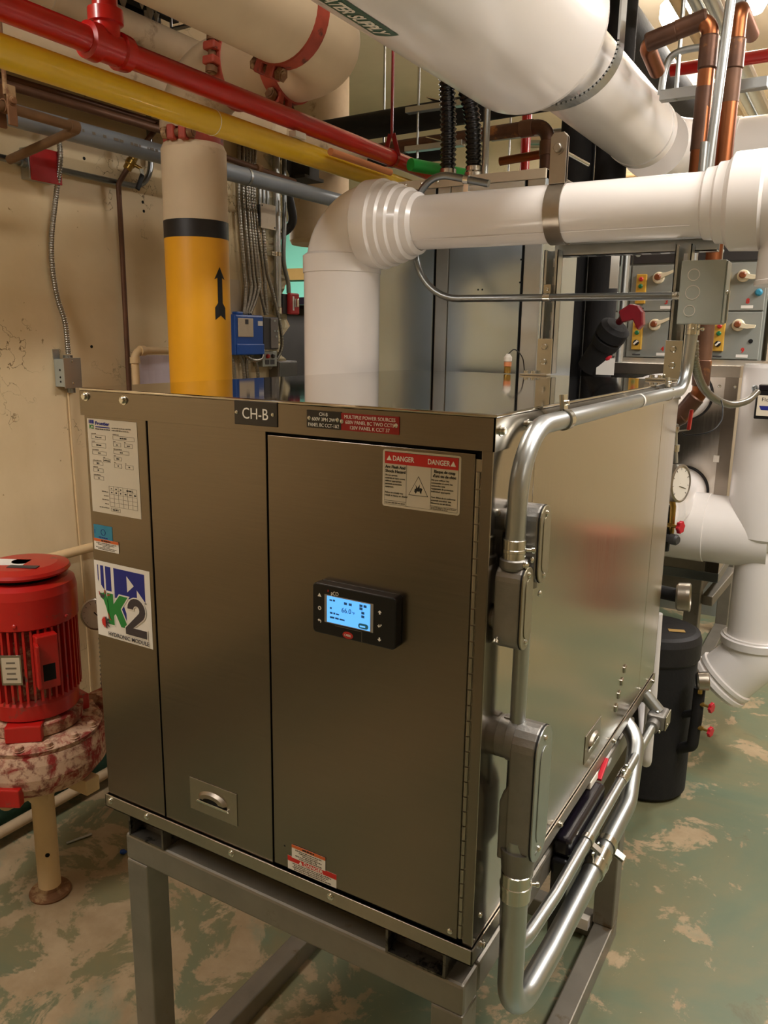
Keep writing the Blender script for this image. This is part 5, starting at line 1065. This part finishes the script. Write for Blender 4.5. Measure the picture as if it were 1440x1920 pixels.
# conduits and ledge on the far wall
solo('wall_ledge', MB().box(-2.4, 2.5, YB - .18, YB, 2.86, 3.0), 'plaster_back', 'cream painted ledge along the far wall', 'ledge')
solo('electrical_conduit', MB().cyl((-2.6, YB - .036, 3.55), (-.2, YB - .036, 3.35), .03, 12), 'galvanized', 'sloping grey conduit high on the far wall', 'conduit')
solo('electrical_conduit', MB().cyl((-2.6, YB - .03, 3.18), (3.0, YB - .03, 3.25), .02, 12), 'cream_pipe', 'cream painted conduit above the far wall ledge', 'conduit')
# ================================================================ upright black insulated pair behind the cross channel
solo('insulated_pipe', MB().cyl((-.798, 2.712, 0), (-.798, 2.712, ZC), .078, 28), 'black_foam', 'left black foam pipe of the upright pair behind the lid', 'pipe')
solo('insulated_pipe', MB().cyl((-.646, 2.715, 0), (-.646, 2.715, ZC), .068, 28), 'black_foam', 'right black foam pipe of the upright pair behind the lid', 'pipe')
BV = thing('ball_valve', 'black insulated valve with dark red lever beside the black pair', 'valve', (-.6, 2.6, 1.72))
v0, v1 = Vector((-0.5489, 2.5000, 1.7493)), Vector((-0.4857, 2.4600, 1.8381)); vx = (v1 - v0).normalized()
obj('body', MB().lathe([(.045, -.03), (.06, -.02), (.064, .015), (.054, .02), (.066, .03), (.066, .075), (.045, .09)], v0, vx, 22), 'black_foam', BV); obj('sleeve', MB().cyl(v0 - vx * .15, v0, .054, 20), 'black_foam', BV)
hx = Vector((-0.4570, 2.4200, 1.8587))
obj('lever', MB().prism([(0, 0), (.045, .03), (.078, .024), (.099, -.003), (.105, -.052), (.084, -.075), (.060, -.033), (.018, -.045)], hx + Vector((-.018, 0, .012)), FX, FZ, .045), 'handle_red', BV, .005)
obj('stem', MB().cyl(v1 - vx * .01, hx + Vector((.009, -.018, -.003)), .015, 10), 'handle_red', BV)
obj('neck', MB().cyl((-.646, 2.68, 1.66), v0 - vx * .12, .05, 16), 'black_foam', BV)
TG = thing('valve_tag', 'small white card below the black valve with red knob above', 'tag', (-.57, 2.5, 1.62)); q = Vector((-0.5457, 2.5000, 1.6427))
obj('card', MB().box(q.x - .039, q.x + .039, 2.499, 2.501, q.z - .036, q.z + .035), 'paper', TG); obj('knob', MB().lathe([(.012, 0), (.018, .006), (.018, .021), (.009, .03)], (q.x + .004, 2.52, q.z + .042), (0, -1, 0), 8), 'valve_red', TG); obj('stem', MB().cyl((q.x + .004, 2.52, q.z + .042), (-.646, 2.66, q.z + .042), .008, 8), 'brass', TG)
q = Vector((-0.2244, 1.3600, 1.9593)); HT = thing('hanging_tag', 'narrow white tag hanging below the cross channel', 'tag', tuple(q)); obj('card', MB().box(q.x - .011, q.x + .013, 1.3595, 1.361, q.z - .06, q.z + .05), 'paper', HT); obj('cord', MB().cyl((q.x, 1.36, q.z + .05), (q.x, 1.322, 1.99), .001, 6), 'paper', HT)
solo('chrome_tube', MB().cyl(((-0.6096, 2.9500, 1.9495)[0], 2.95, 1.652), ((-0.6096, 2.9500, 1.9495)[0], 2.95, 2.25), .02, 16), 'galvanized', 'short upright silver tube beside the hanging tag', 'pipe')

# ================================================================ motor control centre
MY = 4.35
MC = thing('motor_control_centre', 'long grey motor control centre with yellow stations and ivory handles', 'control panel', (-.7, MY + .25, 0))
obj('enclosure', MB().box(-1.75, -.13, MY + .012, MY + .55, 0, 2.62), 'mcc_grey', MC)
cols = [(-1.26, -.94), (-.928, -.612), (-.602, -.444), (-.436, -.14)]
rows_ = [2.225, 1.938, 1.648, 1.35, 1.05]
num = {(1, 0): '3', (1, 1): '4', (3, 0): '8', (3, 1): '9', (1, 2): '5', (3, 2): '10'}
for ci, (x0, x1) in enumerate(cols):
    hd = obj('header_panel', MB().box(x0, x1, MY - .002, MY + .012, 2.232, 2.55), 'mcc_dark', MC, .003)
    for x in (x0 + .028, x1 - .028): obj('header_knob', MB().lathe([(.017, 0), (.017, .005), (.012, .008)], (x, MY - .002, 2.29), (0, -1, 0), 16), 'box_grey', hd)
    if ci == 2: obj('wireway_door', MB().box(x0, x1, MY, MY + .012, .2, 2.225), 'mcc_dark' if False else 'mcc_grey', MC, .003); continue
    for ri in range(4):
        z1, z0 = rows_[ri] - .004, rows_[ri + 1] + .004
        dr = obj('bucket_door', MB().box(x0, x1, MY - .004, MY + .012, z0, z1), 'mcc_grey', MC, .003)
        if ci == 0: continue
        # rotary handle
        hx_, hz2 = x0 + .168, z1 - .078
        obj('handle_base', MB().lathe([(.036, 0), (.036, .012), (.03, .018)], (hx_, MY - .004, hz2), (0, -1, 0), 24), 'ivory', dr); obj('handle_knob', MB().lathe([(.02, 0), (.02, .02), (.014, .026)], (hx_ - .002, MY - .022, hz2 + .004), (0, -1, 0), 18), 'knob_brown', dr)
        s_ = 1 if ci == 1 else -.75
        obj('handle_arm', MB().prism([(.0, -.014), (.05, -.008 + s_*.018), (.095, .004 + s_*.028), (.10, .022 + s_*.028), (.045, .016 + s_*.014), (0, .026)], (hx_, MY - .018, hz2), FX, FZ, .014), 'ivory', dr, .002)
        # push button station
        px0 = x0 + .035
        sta = obj('button_station', MB().box(px0, px0 + .062, MY - .03, MY - .004, z1 - .235, z1 - .055), 'station_yellow', dr, .004)
        for dz, mt in ((.085, 'red_cap'), (.128, 'green_cap')): obj('push_button', MB().lathe([(.014, 0), (.014, .01), (.009, .014)], (px0 + .031, MY - .03, z1 - dz), (0, -1, 0), 16), mt, sta)
        obj('selector', MB().lathe([(.018, 0), (.018, .01), (.01, .018)], (px0 + .031, MY - .03, z1 - .19), (0, -1, 0), 16), 'black_plastic', sta); obj('selector_bar', MB().obox((px0 + .031, MY - .05, z1 - .19), (1, 0, 1), (0, 1, 0), (-1, 0, 1), .015, .004, .005), 'label_pure', sta)
        obj('name_tag', MB().box(x1 - .125, x1 - .058, MY - .0055, MY - .004, z0 + .012, z0 + .03), 'paper', dr)
        obj('latch', MB().box(x0 + .04, x0 + .09, MY - .007, MY - .004, z0 + .012, z0 + .02), 'charcoal', dr)
        if (ci, ri) in num: txt(num[(ci, ri)], .04, (x1 - .09, MY - .0045, z0 + .042 if ri < 2 else z1 - .03), FX, FZ, 'print_red', dr, 'CENTER', depth=.0008, bold=.001)
        if ci == 3 and ri < 1: obj('pilot_light', MB().lathe([(.022, 0), (.02, .01), (.012, .016)], (x1 - .035, MY - .004, z0 + .105), (0, -1, 0), 18), 'sticker_blue', dr)
        if ci == 3 and ri == 1: obj('hole_plug', MB().lathe([(.013, 0), (.013, .004)], (x1 - .05, MY - .004, z0 + .11), (0, -1, 0), 16), 'gap_black', dr)
sg = obj('maker_plate', MB().box(-.845, -.62, MY - .006, MY - .002, 2.352, 2.45), 'paper', MC); obj('plate_field', MB().box(-.838, -.627, MY - .0075, MY - .006, 2.359, 2.443), 'tan_trim' if False else 'print_dark', sg)
obj('emblem', MB().box(-.83, -.785, MY - .0085, MY - .0075, 2.37, 2.43), 'panel_grey', sg); txt('KLOCKNER', .034, (-.775, MY - .008, 2.405), FX, FZ, 'print_white', sg, width=.14, bold=.0006); txt('Series 200', .022, (-.74, MY - .008, 2.374), FX, FZ, 'print_white', sg, width=.095)
solo('wall_panel', MB().box(-.10, .45, MY + .05, MY + .4, 0, 2.4), 'plate_cream', 'pale panel standing right of the motor control centre', 'panel')

# ================================================================ second stainless module on its stand
M2 = thing('hydronic_module', 'second stainless module standing behind the white headers', 'cabinet', (-.47, 3.45, .79))
mx0, mx1, my0, my1 = -.90, -.048, 2.85, 4.13
obj('body', MB().box(mx0, mx1, my0, my1, .70, 1.60), 'stainless_side', M2); obj('lid', MB().box(mx0 - .004, mx1 + .004, my0 - .005, my1 + .005, 1.60, 1.652), 'stainless_dull', M2, .003)
obj('corner_post', MB().box(mx1 - .055, mx1 + .001, my0 - .003, my0 + .01, .70, 1.60), 'stainless', M2, .001); obj('lower_panel', MB().box(mx0, mx1 - .06, my0 - .003, my0, .70, .98), 'stainless_dull', M2, .001); obj('base_pan', MB().box(mx0 - .004, mx1 + .004, my0 - .006, my1 + .005, .655, .70), 'galvanized_dark', M2, .002)
for x in (-.095, -.03): panscrew((x - .03, my0 - .003, 1.56), (0, -1, 0), .007, parent=M2)
obj('clip', MB().box(mx1 - .07, mx1 - .045, my0 - .012, my0, 1.22, 1.25), 'label_pure', M2)
S2 = thing('steel_stand', 'dark steel stand below the second module', 'stand', (-.47, 3.4, 0))
for x in (-.86, -.185):
    for y_ in (2.86, 4.05): obj('leg', MB().box(x, x + .07, y_, y_ + .07, 0, .585), 'frame_metal', S2, .004)
    obj('top_rail', MB().box(x, x + .07, 2.93, 4.05, .585, .655), 'frame_metal', S2, .004); obj('floor_rail', MB().box(x, x + .07, 2.93, 4.05, .0, .06), 'frame_metal', S2, .004)
for y_ in (2.86, 4.05): obj('top_rail', MB().box(-.86, -.115, y_, y_ + .07, .585, .655), 'frame_metal', S2, .004)
obj('brace', MB().bar((-.09, 2.90, .545), (-.04, 3.3, .60), .05, .05), 'frame_metal', S2, .004)

# ================================================================ white headers at the right
HD = thing('header_pipe', 'white jacketed header with tall riser, branch and angled foot', 'pipe', (.15, 2.6, 0))
hx0, hy0 = .152, 2.6
obj('riser', MB().lathe([(.118, .92), (.155, .97), (.157, 1.05), (.155, 1.655), (.15, 1.668), (.001, 1.67)], (hx0, hy0, 0), (0, 0, 1), 48, caps=False), 'white_jacket', HD)
obj('branch', MB().tube([(hx0 + .02, hy0, .965), (-.28, hy0, .965)], .146, 44), 'white_jacket', HD); obj('branch_sleeve', MB().lathe([(.150, 0), (.150, .2), (.147, .202)], (-.28, hy0, .965), (1, 0, 0), 44), 'white_jacket', HD)
obj('branch_cap', MB().lathe([(.001, -.2), (.09, -.19), (.13, -.14), (.147, 0)], (-.28, hy0, .965), (1, 0, 0), 44, caps=False, sharp=False), 'white_jacket', HD)
obj('lower_pipe', MB().cyl((hx0, hy0, .50), (hx0, hy0, .95), .107, 44), 'white_jacket', HD); obj('lower_ring', MB().lathe([(.107, 0), (.13, .004), (.132, .035), (.107, .045)], (hx0, hy0, .475), (0, 0, 1), 44), 'white_band', HD)
d45 = Vector((-.62, -.1, -.77)).normalized(); e0 = Vector((hx0, hy0, .42)); obj('angled_elbow', MB().tube([(hx0, hy0, .52), (hx0, hy0, .42), e0 + d45 * .2], [.122] * 20, 40, .09, 17), 'white_jacket', HD)
obj('elbow_ring', MB().lathe([(.122, 0), (.132, .004), (.132, .02), (.124, .022), (.124, .034), (.135, .038), (.135, .055), (.06, .057)], e0 + d45 * .13, d45, 40), 'white_jacket', HD)
for z, x, lb in ((1.515, -.262, 'upper white jacketed pipe linking the two modules'), (1.075, -.24, 'lower white jacketed pipe linking the two modules')):
    LK = thing('link_pipe', lb, 'pipe', (x, 2.0, z), 'pipes linking the modules')
    obj('run', MB().cyl((x, 1.283, z), (x, 2.846, z), .108, 40), 'white_jacket', LK); obj('end_ring', MB().torus((x, 2.843, z), (0, 1, 0), .111, .006, 40, 8), 'black_rubber', LK); obj('sleeve', MB().lathe([(.108, 0), (.113, .003), (.113, .12), (.108, .123)], (x, 2.2, z), (0, 1, 0), 40), 'white_band', LK)
FS = thing('flow_sensor', 'black sensor box with cream label strapped on the white riser', 'sensor', (.13, 2.4, 1.53))
obj('housing', MB().box(.078, .20, 2.37, 2.43, 1.465, 1.578), 'black_plastic', FS, .004); obj('lid', MB().box(.085, .20, 2.365, 2.435, 1.575, 1.597), 'black_gloss', FS, .004); lb_ = obj('label_plate', MB().box(.086, .195, 2.3685, 2.370, 1.478, 1.556), 'label_white', FS)
txt('Flow', .02, (.1, 2.3683, 1.534), FX, FZ, 'print_black', lb_, width=.04); obj('blue_mark', MB().prism([(0, .016), (.008, 0), (.06, 0), (.06, .016)], (.094, 2.3683, 1.50), FX, FZ, .0004), 'print_blue', lb_)
obj('mount', MB().box(.11, .17, 2.43, 2.46, 1.5, 1.55), 'black_rubber', FS); obj('cable_gland', MB().lathe([(.014, 0), (.017, .005), (.017, .015), (.012, .02)], (.080, 2.40, 1.578), (-.8, 0, -.3), 12), 'galvanized_dark', FS)
solo('air_vent', MB().lathe([(.03, 0), (.06, .01), (.062, .02), (.06, .2), (.05, .22), (.001, .225)], (.16, 2.57, 1.669), (0, 0, 1), 24), 'black_gloss', 'black cylinder standing on top of the white riser', 'valve')
# ================================================================ buffer tank, gauges and trim valves behind the module
TK = thing('buffer_tank', 'black foam covered upright tank on the floor behind the stand', 'tank', (-.145, 2.05, 0))
obj('shell', MB().lathe([(.14, .0), (.158, .02), (.158, .57), (.165, .575)], (-.145, 2.05, 0), (0, 0, 1), 44, caps=True), 'black_foam', TK); obj('cap', MB().lathe([(.158, .56), (.166, .57), (.166, .64), (.158, .665), (.14, .672), (.001, .674)], (-.145, 2.05, 0), (0, 0, 1), 44, caps=False), 'black_rubber', TK)
o = obj('cap_label', MB().box(-.03, .03, -.014, .014, 0, .001), 'tan_trim', TK); o.matrix_basis = Matrix.Translation((-.07, 2.03, .6745)) @ Matrix.Rotation(.35, 4, 'Z')
def gauge(name, label, c_, d_, r, stem, parts=True):
    G = thing(name, label, 'gauge', c_); c_ = Vector(c_); d_ = Vector(d_).normalized()
    obj('case', MB().lathe([(r*.8, -.03), (r*.97, -.024), (r, 0), (r, .010), (r*.9, .013), (r*.88, .009)], c_, d_, 36, caps=False), 'stainless_dull', G); obj('back', MB().lathe([(.001, 0), (r*.8, 0)], c_ - d_ * .03, d_, 30, caps=False), 'black_plastic', G)
    dl = obj('dial', MB().lathe([(.001, .0086), (r*.9, .0086), (r*.9, .004)], c_, d_, 36, caps=False), 'label_pure', G); s = Vector((-d_.y, d_.x, 0)).normalized(); u = d_.cross(s)
    obj('needle', MB().bar(c_ + d_ * .0095 - (s + u) * r * .12, c_ + d_ * .0095 + (s - u*.6) * r * .55, .0022, .0006), 'print_black', G)
    for i in range(9): a = -.8 + i * .58; e_ = s * math.cos(a) + u * math.sin(a); obj('tick', MB().bar(c_ + d_ * .0092 + e_ * r * .7, c_ + d_ * .0092 + e_ * r * .82, .0016, .0006), 'print_black', dl)
    obj('stem', MB().tube(stem, .009, 10), 'brass', G); return G
gauge('pressure_gauge', 'round chrome pressure gauge just behind the module side', (-0.0066, 1.4200, 1.3429), (.95, -.32, .05), .057, [Vector((-0.0066, 1.4200, 1.3429)) + Vector((-.03, .02, 0)), Vector((-0.0176, 1.4400, 1.2671)), Vector((-0.0203, 1.4600, 1.1801))])
gauge('pressure_gauge', 'silver gauge seen edge on at the end of a black stub pipe', (0.0329, 1.5200, 0.9684), (1, .12, .05), .045, [Vector((0.0203, 1.5300, 0.9634)), Vector((-0.0509, 1.5600, 0.9565))])
gauge('pressure_gauge', 'small silver gauge above the red valves at the tank', (0.0615, 1.9300, 0.5380), (.93, .3, .1), .034, [Vector((0.0471, 1.9300, 0.5345)), Vector((0.0478, 1.9300, 0.4861))])
def trim_valve(name, label, p_, d_, r=.02):
    p_ = Vector(p_); d_ = Vector(d_).normalized(); V = thing(name, label, 'valve', p_, 'small red wheel valves')
    obj('stem', MB().lathe([(.009, 0), (.009, .016), (.005, .018), (.005, .04)], p_ - d_ * .04, d_, 10), 'brass', V)
    wh = []
    for i in range(24): a = 2*PI*i/24; R_ = r * (1 if i % 4 < 2 else .84); wh.append((R_ * math.cos(a), R_ * math.sin(a)))
    a_, b_, x_ = basis(d_); obj('wheel', MB().prism(wh, p_, a_, b_, .012), 'valve_red', V, .002); return V
trim_valve('trim_valve', 'red wheel valve under the chrome gauge beside the white branch', (0.0031, 1.4400, 1.2073), (1, -.3, 0), .02)
trim_valve('trim_valve', 'upper red wheel valve on the black tank pipe', (0.0873, 1.9300, 0.4412), (1, -.3, 0), .02); trim_valve('trim_valve', 'lower red wheel valve on the black tank pipe', (0.0926, 1.9300, 0.3466), (1, -.3, 0), .02)
k0, k1, k2, k3 = Vector((0.0433, 1.9500, 0.4984)), Vector((0.0430, 1.9500, 0.3804)), Vector((0.0385, 1.9500, 0.2635)), Vector((-0.0176, 1.9800, 0.2199))
TPp = thing('tank_pipe', 'black foam covered trim pipe elbowing into the tank', 'pipe', tuple(k2)); obj('run', MB().tube([k0, k1, k2, k3], .021, 16, .025, 6), 'black_foam', TPp); obj('stub', MB().tube([k1 + Vector((0, 0, .02)), Vector((-0.0147, 1.9800, 0.3631))], .014, 12), 'black_foam', TPp)
g0 = Vector((-0.0256, 1.4500, 1.2644)); solo('gauge_pipe', MB().tube([(g0.x - .006, 1.46, g0.z), (g0.x - .012, 1.46, g0.z - .14)], .016, 14), 'black_foam', 'short black foam pipe below the chrome gauge', 'pipe')
g1 = Vector((-0.0149, 1.4300, 1.1704)); solo('plug', MB().lathe([(.012, -.03), (.012, 0), (.017, .002), (.017, .02), (.012, .026)], g1, (1, -.4, 0), 12), 'charcoal', 'dark grey plug under the red wheel valve', 'plug')
solo('stub_pipe', MB().tube([(0.0152, 1.5400, 0.9632), (-0.0512, 1.5600, 0.9601), (-.12, 1.56, .98), (-.12, 1.284, .98)], .022, 14, .03), 'black_foam', 'horizontal black stub pipe carrying the edge on gauge', 'pipe')
GV = thing('gauge_valve', 'small chain of fittings with red lever above the chrome gauge', 'valve', (-0.0238, 1.4300, 1.4293)); z_ = [Vector((-0.0198, 1.4300, 1.4010)), Vector((-0.0252, 1.4300, 1.4450)), Vector((-0.0300, 1.4300, 1.4999)), Vector((-0.0284, 1.4300, 1.5156))]
obj('tube', MB().tube(z_, .007, 10), 'galvanized', GV); obj('nut', MB().lathe([(.013, -.01), (.013, .01)], z_[1], (0, 0, 1), 6), 'zinc_bright', GV); obj('nut', MB().lathe([(.012, -.008), (.012, .008)], z_[2], (0, 0, 1), 6), 'zinc_bright', GV)
l0, l1, l2 = Vector((-0.0236, 1.4300, 1.4956)), Vector((0.0090, 1.4200, 1.5019)), Vector((0.0125, 1.4200, 1.5608)); obj('lever_shank', MB().bar(l0, l1, .01, .004), 'zinc_bright', GV); obj('lever_grip', MB().bar(l1, l2, .016, .01), 'red_cap', GV, .003)
solo('sensor_wire', MB().tube(smooth_path([(-0.0133, 1.4500, 1.4882), (0.0037, 1.4500, 1.4831), (0.0587, 1.4700, 1.4947), (0.0835, 1.5000, 1.5251), (0.0813, 1.5200, 1.5626), (0.0704, 1.5500, 1.5838)]), .0022, 8), 'black_plastic', 'thin black wire drooping beside the link pipes', 'cable')
WS = solo('drain_pipe', MB().tube([(-0.0375, 1.4500, 0.9228), (-0.0314, 1.4500, 0.6555), ((-0.0314, 1.4500, 0.6555)[0] + .003, 1.45, .40), (-.145, 1.90, .40)], .017, 14, .04), 'white_band', 'slim white upright pipe just behind the near module', 'pipe')
# ================================================================ copper risers at upper right
CR1 = thing('copper_pipe', 'heat marked copper riser with elbow turning left at the top', 'pipe', (-.068, 1.6, 1.8)); rc = .0235
obj('tube', MB().tube([(-.07, 1.6, 1.66), (-.066, 1.6, 2.655), (-.245, 1.6, 2.61), (-.245, 1.76, 2.58)], rc, 20, .035, 8), 'copper', CR1)
for p_, d_ in (((-.066, 1.6, 2.56), (0, 0, 1)), ((-.12, 1.6, 2.643), (1, 0, .23)), ((-.20, 1.6, 2.623), (1, 0, .23))): obj('fitting', MB().lathe([(rc, -.045), (rc + .003, -.04), (rc + .003, .04), (rc, .045)], p_, d_, 20), 'copper_brown', CR1)
obj('heat_mark', MB().cyl((-.0685, 1.6, 2.30), (-.0675, 1.6, 2.47), rc + .0006, 20), 'copper_brown', CR1)
CR2 = thing('copper_pipe', 'heat marked copper riser nearest the wall lamps with rounded top', 'pipe', (.0, 1.6, 1.6))
obj('tube', MB().tube([(-.122, 1.6, 1.483), (-.045, 1.6, 1.525), (.0, 1.6, 1.60), (.006, 1.6, 2.665), (.006, 1.85, 2.67)], rc, 20, [.03, .03, .035], 8), 'copper', CR2)
for p_, d_ in (((.006, 1.6, 2.545), (0, 0, 1)), ((.0, 1.6, 1.66), (0, 0, 1)), ((-.03, 1.6, 1.555), (.55, 0, .8)), ((-.075, 1.6, 1.509), (.87, 0, .5))): obj('fitting', MB().lathe([(rc, -.04), (rc + .003, -.036), (rc + .003, .036), (rc, .04)], p_, d_, 20), 'copper_brown', CR2)
obj('lower_tube', MB().cyl((.0005, 1.6, 1.66), (.001, 1.6, 1.9), rc + .0007, 20), 'copper_old', CR2); obj('heat_mark', MB().cyl((.005, 1.6, 2.42), (.0055, 1.6, 2.52), rc + .0006, 20), 'copper_old', CR2)
solo('electrical_conduit', MB().tube([(-0.0233, 1.5200, 2.2132), (-0.0055, 1.5200, 2.6595), (-0.0024, 1.5200, 2.7363)], .0135, 16), 'galvanized', 'leaning grey conduit between the two copper risers', 'conduit')
solo('electrical_conduit', MB().cyl((-.035, 1.5, 1.95), (-.035, 1.5, 2.3), .011, 14), 'galvanized', 'short grey conduit behind the junction box top', 'conduit')
US = thing('strut_post', 'tall slotted strut rising behind the copper risers', 'strut', (-.02, 1.7, 1.98)); strut(-.035, .006, 1.70, 1.741, 1.98, ZC, 'z', 'channel', False, US)
# pipes along the ceiling at upper right
for x, z, r, mt, lb in ((-.285, 3.1, .028, 'galvanized', 'first of the ceiling conduits at upper right'), (-.345, 3.1, .024, 'galvanized', 'second of the ceiling conduits at upper right'), (-.40, 3.08, .02, 'cream_pipe', 'third slim cream ceiling conduit at upper right'),
        (-.80, 3.25, .11, 'black_foam', 'thick dark ceiling pipe above the copper elbow'), (-.40, 3.32, .05, 'white_band', 'white ceiling pipe beside the glowing lamps')):
    solo('ceiling_pipe', MB().cyl((x, .5, z), (x, 6.4, z), r, 20), mt, lb, 'pipe')
solo('sprinkler_pipe', MB().cyl((-.6, 3.5, 3.09), (3.5, 3.5, 3.12), .03, 18), 'red_paint', 'far red pipe crossing at the upper right edge', 'pipe')
TR = thing('trapeze_hanger', 'grey strut trapeze with arched band beside the fat white elbow', 'hanger', (-.25, 2.0, 2.6))
obj('channel', MB().box(-.285, .05, 1.98, 2.02, 2.552, 2.585), 'galvanized', TR, .002); obj('arch_band', MB().tube(smooth_path([(-.285, 2.0, 2.575), (-.275, 2.0, 2.66), (-.24, 2.0, 2.70), (-.12, 2.0, 2.705)]), .012, 8), 'galvanized', TR); obj('rod', MB().cyl((-.235, 2.0, 2.55), (-.235, 2.0, ZC), .007, 8), 'galvanized', TR)
# glowing lamps seen between the ceiling pipes
for q, lb in (((-0.8046, 4.4000, 3.6756), 'round glowing lamp left of the copper elbow'), ((-0.5999, 4.4000, 3.6631), 'round glowing lamp between the copper risers'), ((-0.3823, 4.4000, 3.6911), 'round glowing lamp at the upper right corner')):
    LM = thing('round_lamp', lb, 'lamp', q, 'round glowing lamps'); obj('bulb', MB().lathe([(.001, -.11), (.06, -.09), (.092, -.03), (.09, .04), (.045, .085), (.03, .1)], q, (0, 0, 1), 24, sharp=False), 'lamp_glow', LM)
    obj('holder', MB().cyl((q[0], q[1], q[2] + .095), (q[0], q[1], ZC), .028, 14), 'ivory', LM)
    l = bpy.data.lights.new('round_lamp_light', 'POINT'); l.energy = 16; l.color = WARM; l.shadow_soft_size = .08; lo = bpy.data.objects.new('round_lamp_light', l); COL.objects.link(lo); lo.location = (q[0], q[1], q[2] - .14)
# red drum standing to the right, seen only in the module's side
RDm = thing('steel_drum', 'red drum standing right of the modules', 'drum', (.95, 4.2, 0)); obj('shell', MB().lathe([(.16, 0), (.16, .2), (.166, .21), (.16, .22), (.16, .5), (.165, .52)], (.95, 4.2, 0), (0, 0, 1), 40), 'drum_red', RDm); obj('lid', MB().lathe([(.16, .51), (.15, .505), (.001, .505)], (.95, 4.2, 0), (0, 0, 1), 40, caps=False), 'drum_red', RDm)
# dark machinery in the side room seen through the opening
DM = thing('dark_machine', 'dark boiler shape in the side room beyond the broken wall', 'machine', (-3.2, 4.2, 0)); obj('body', MB().box(-4.4, -2.35, 3.9, 4.8, 0, 1.98), 'dark_machine', DM, .03); obj('ledge', MB().box(-4.4, -2.35, 3.85, 3.92, 1.98, 2.03), 'black_gloss', DM)
for i in range(3): obj('brace', MB().bar((-2.9 + i * .3, 3.86, 1.3), (-2.6 + i * .3, 3.86, 1.9), .03, .03), 'panel_grey', DM)
DT = thing('hanging_duct', 'dirty cream round duct hanging in the side room opening', 'duct', (-2.5, 2.9, 2.2)); obj('shell', MB().lathe([(.16, 2.27), (.17, 2.29), (.17, ZC)], (-2.38, 2.95, 0), (0, 0, 1), 28), 'cream_dirty', DT)
CD = thing('beam', 'dark steel beam over the wall opening', 'beam', (-2.1, 2.4, 2.6)); obj('web', MB().box(-2.6, -2.02, 2.36, 2.44, 2.52, 2.62), 'dark_machine', CD); obj('flange', MB().box(-2.6, -2.02, 2.32, 2.48, 2.505, 2.52), 'dark_machine', CD)
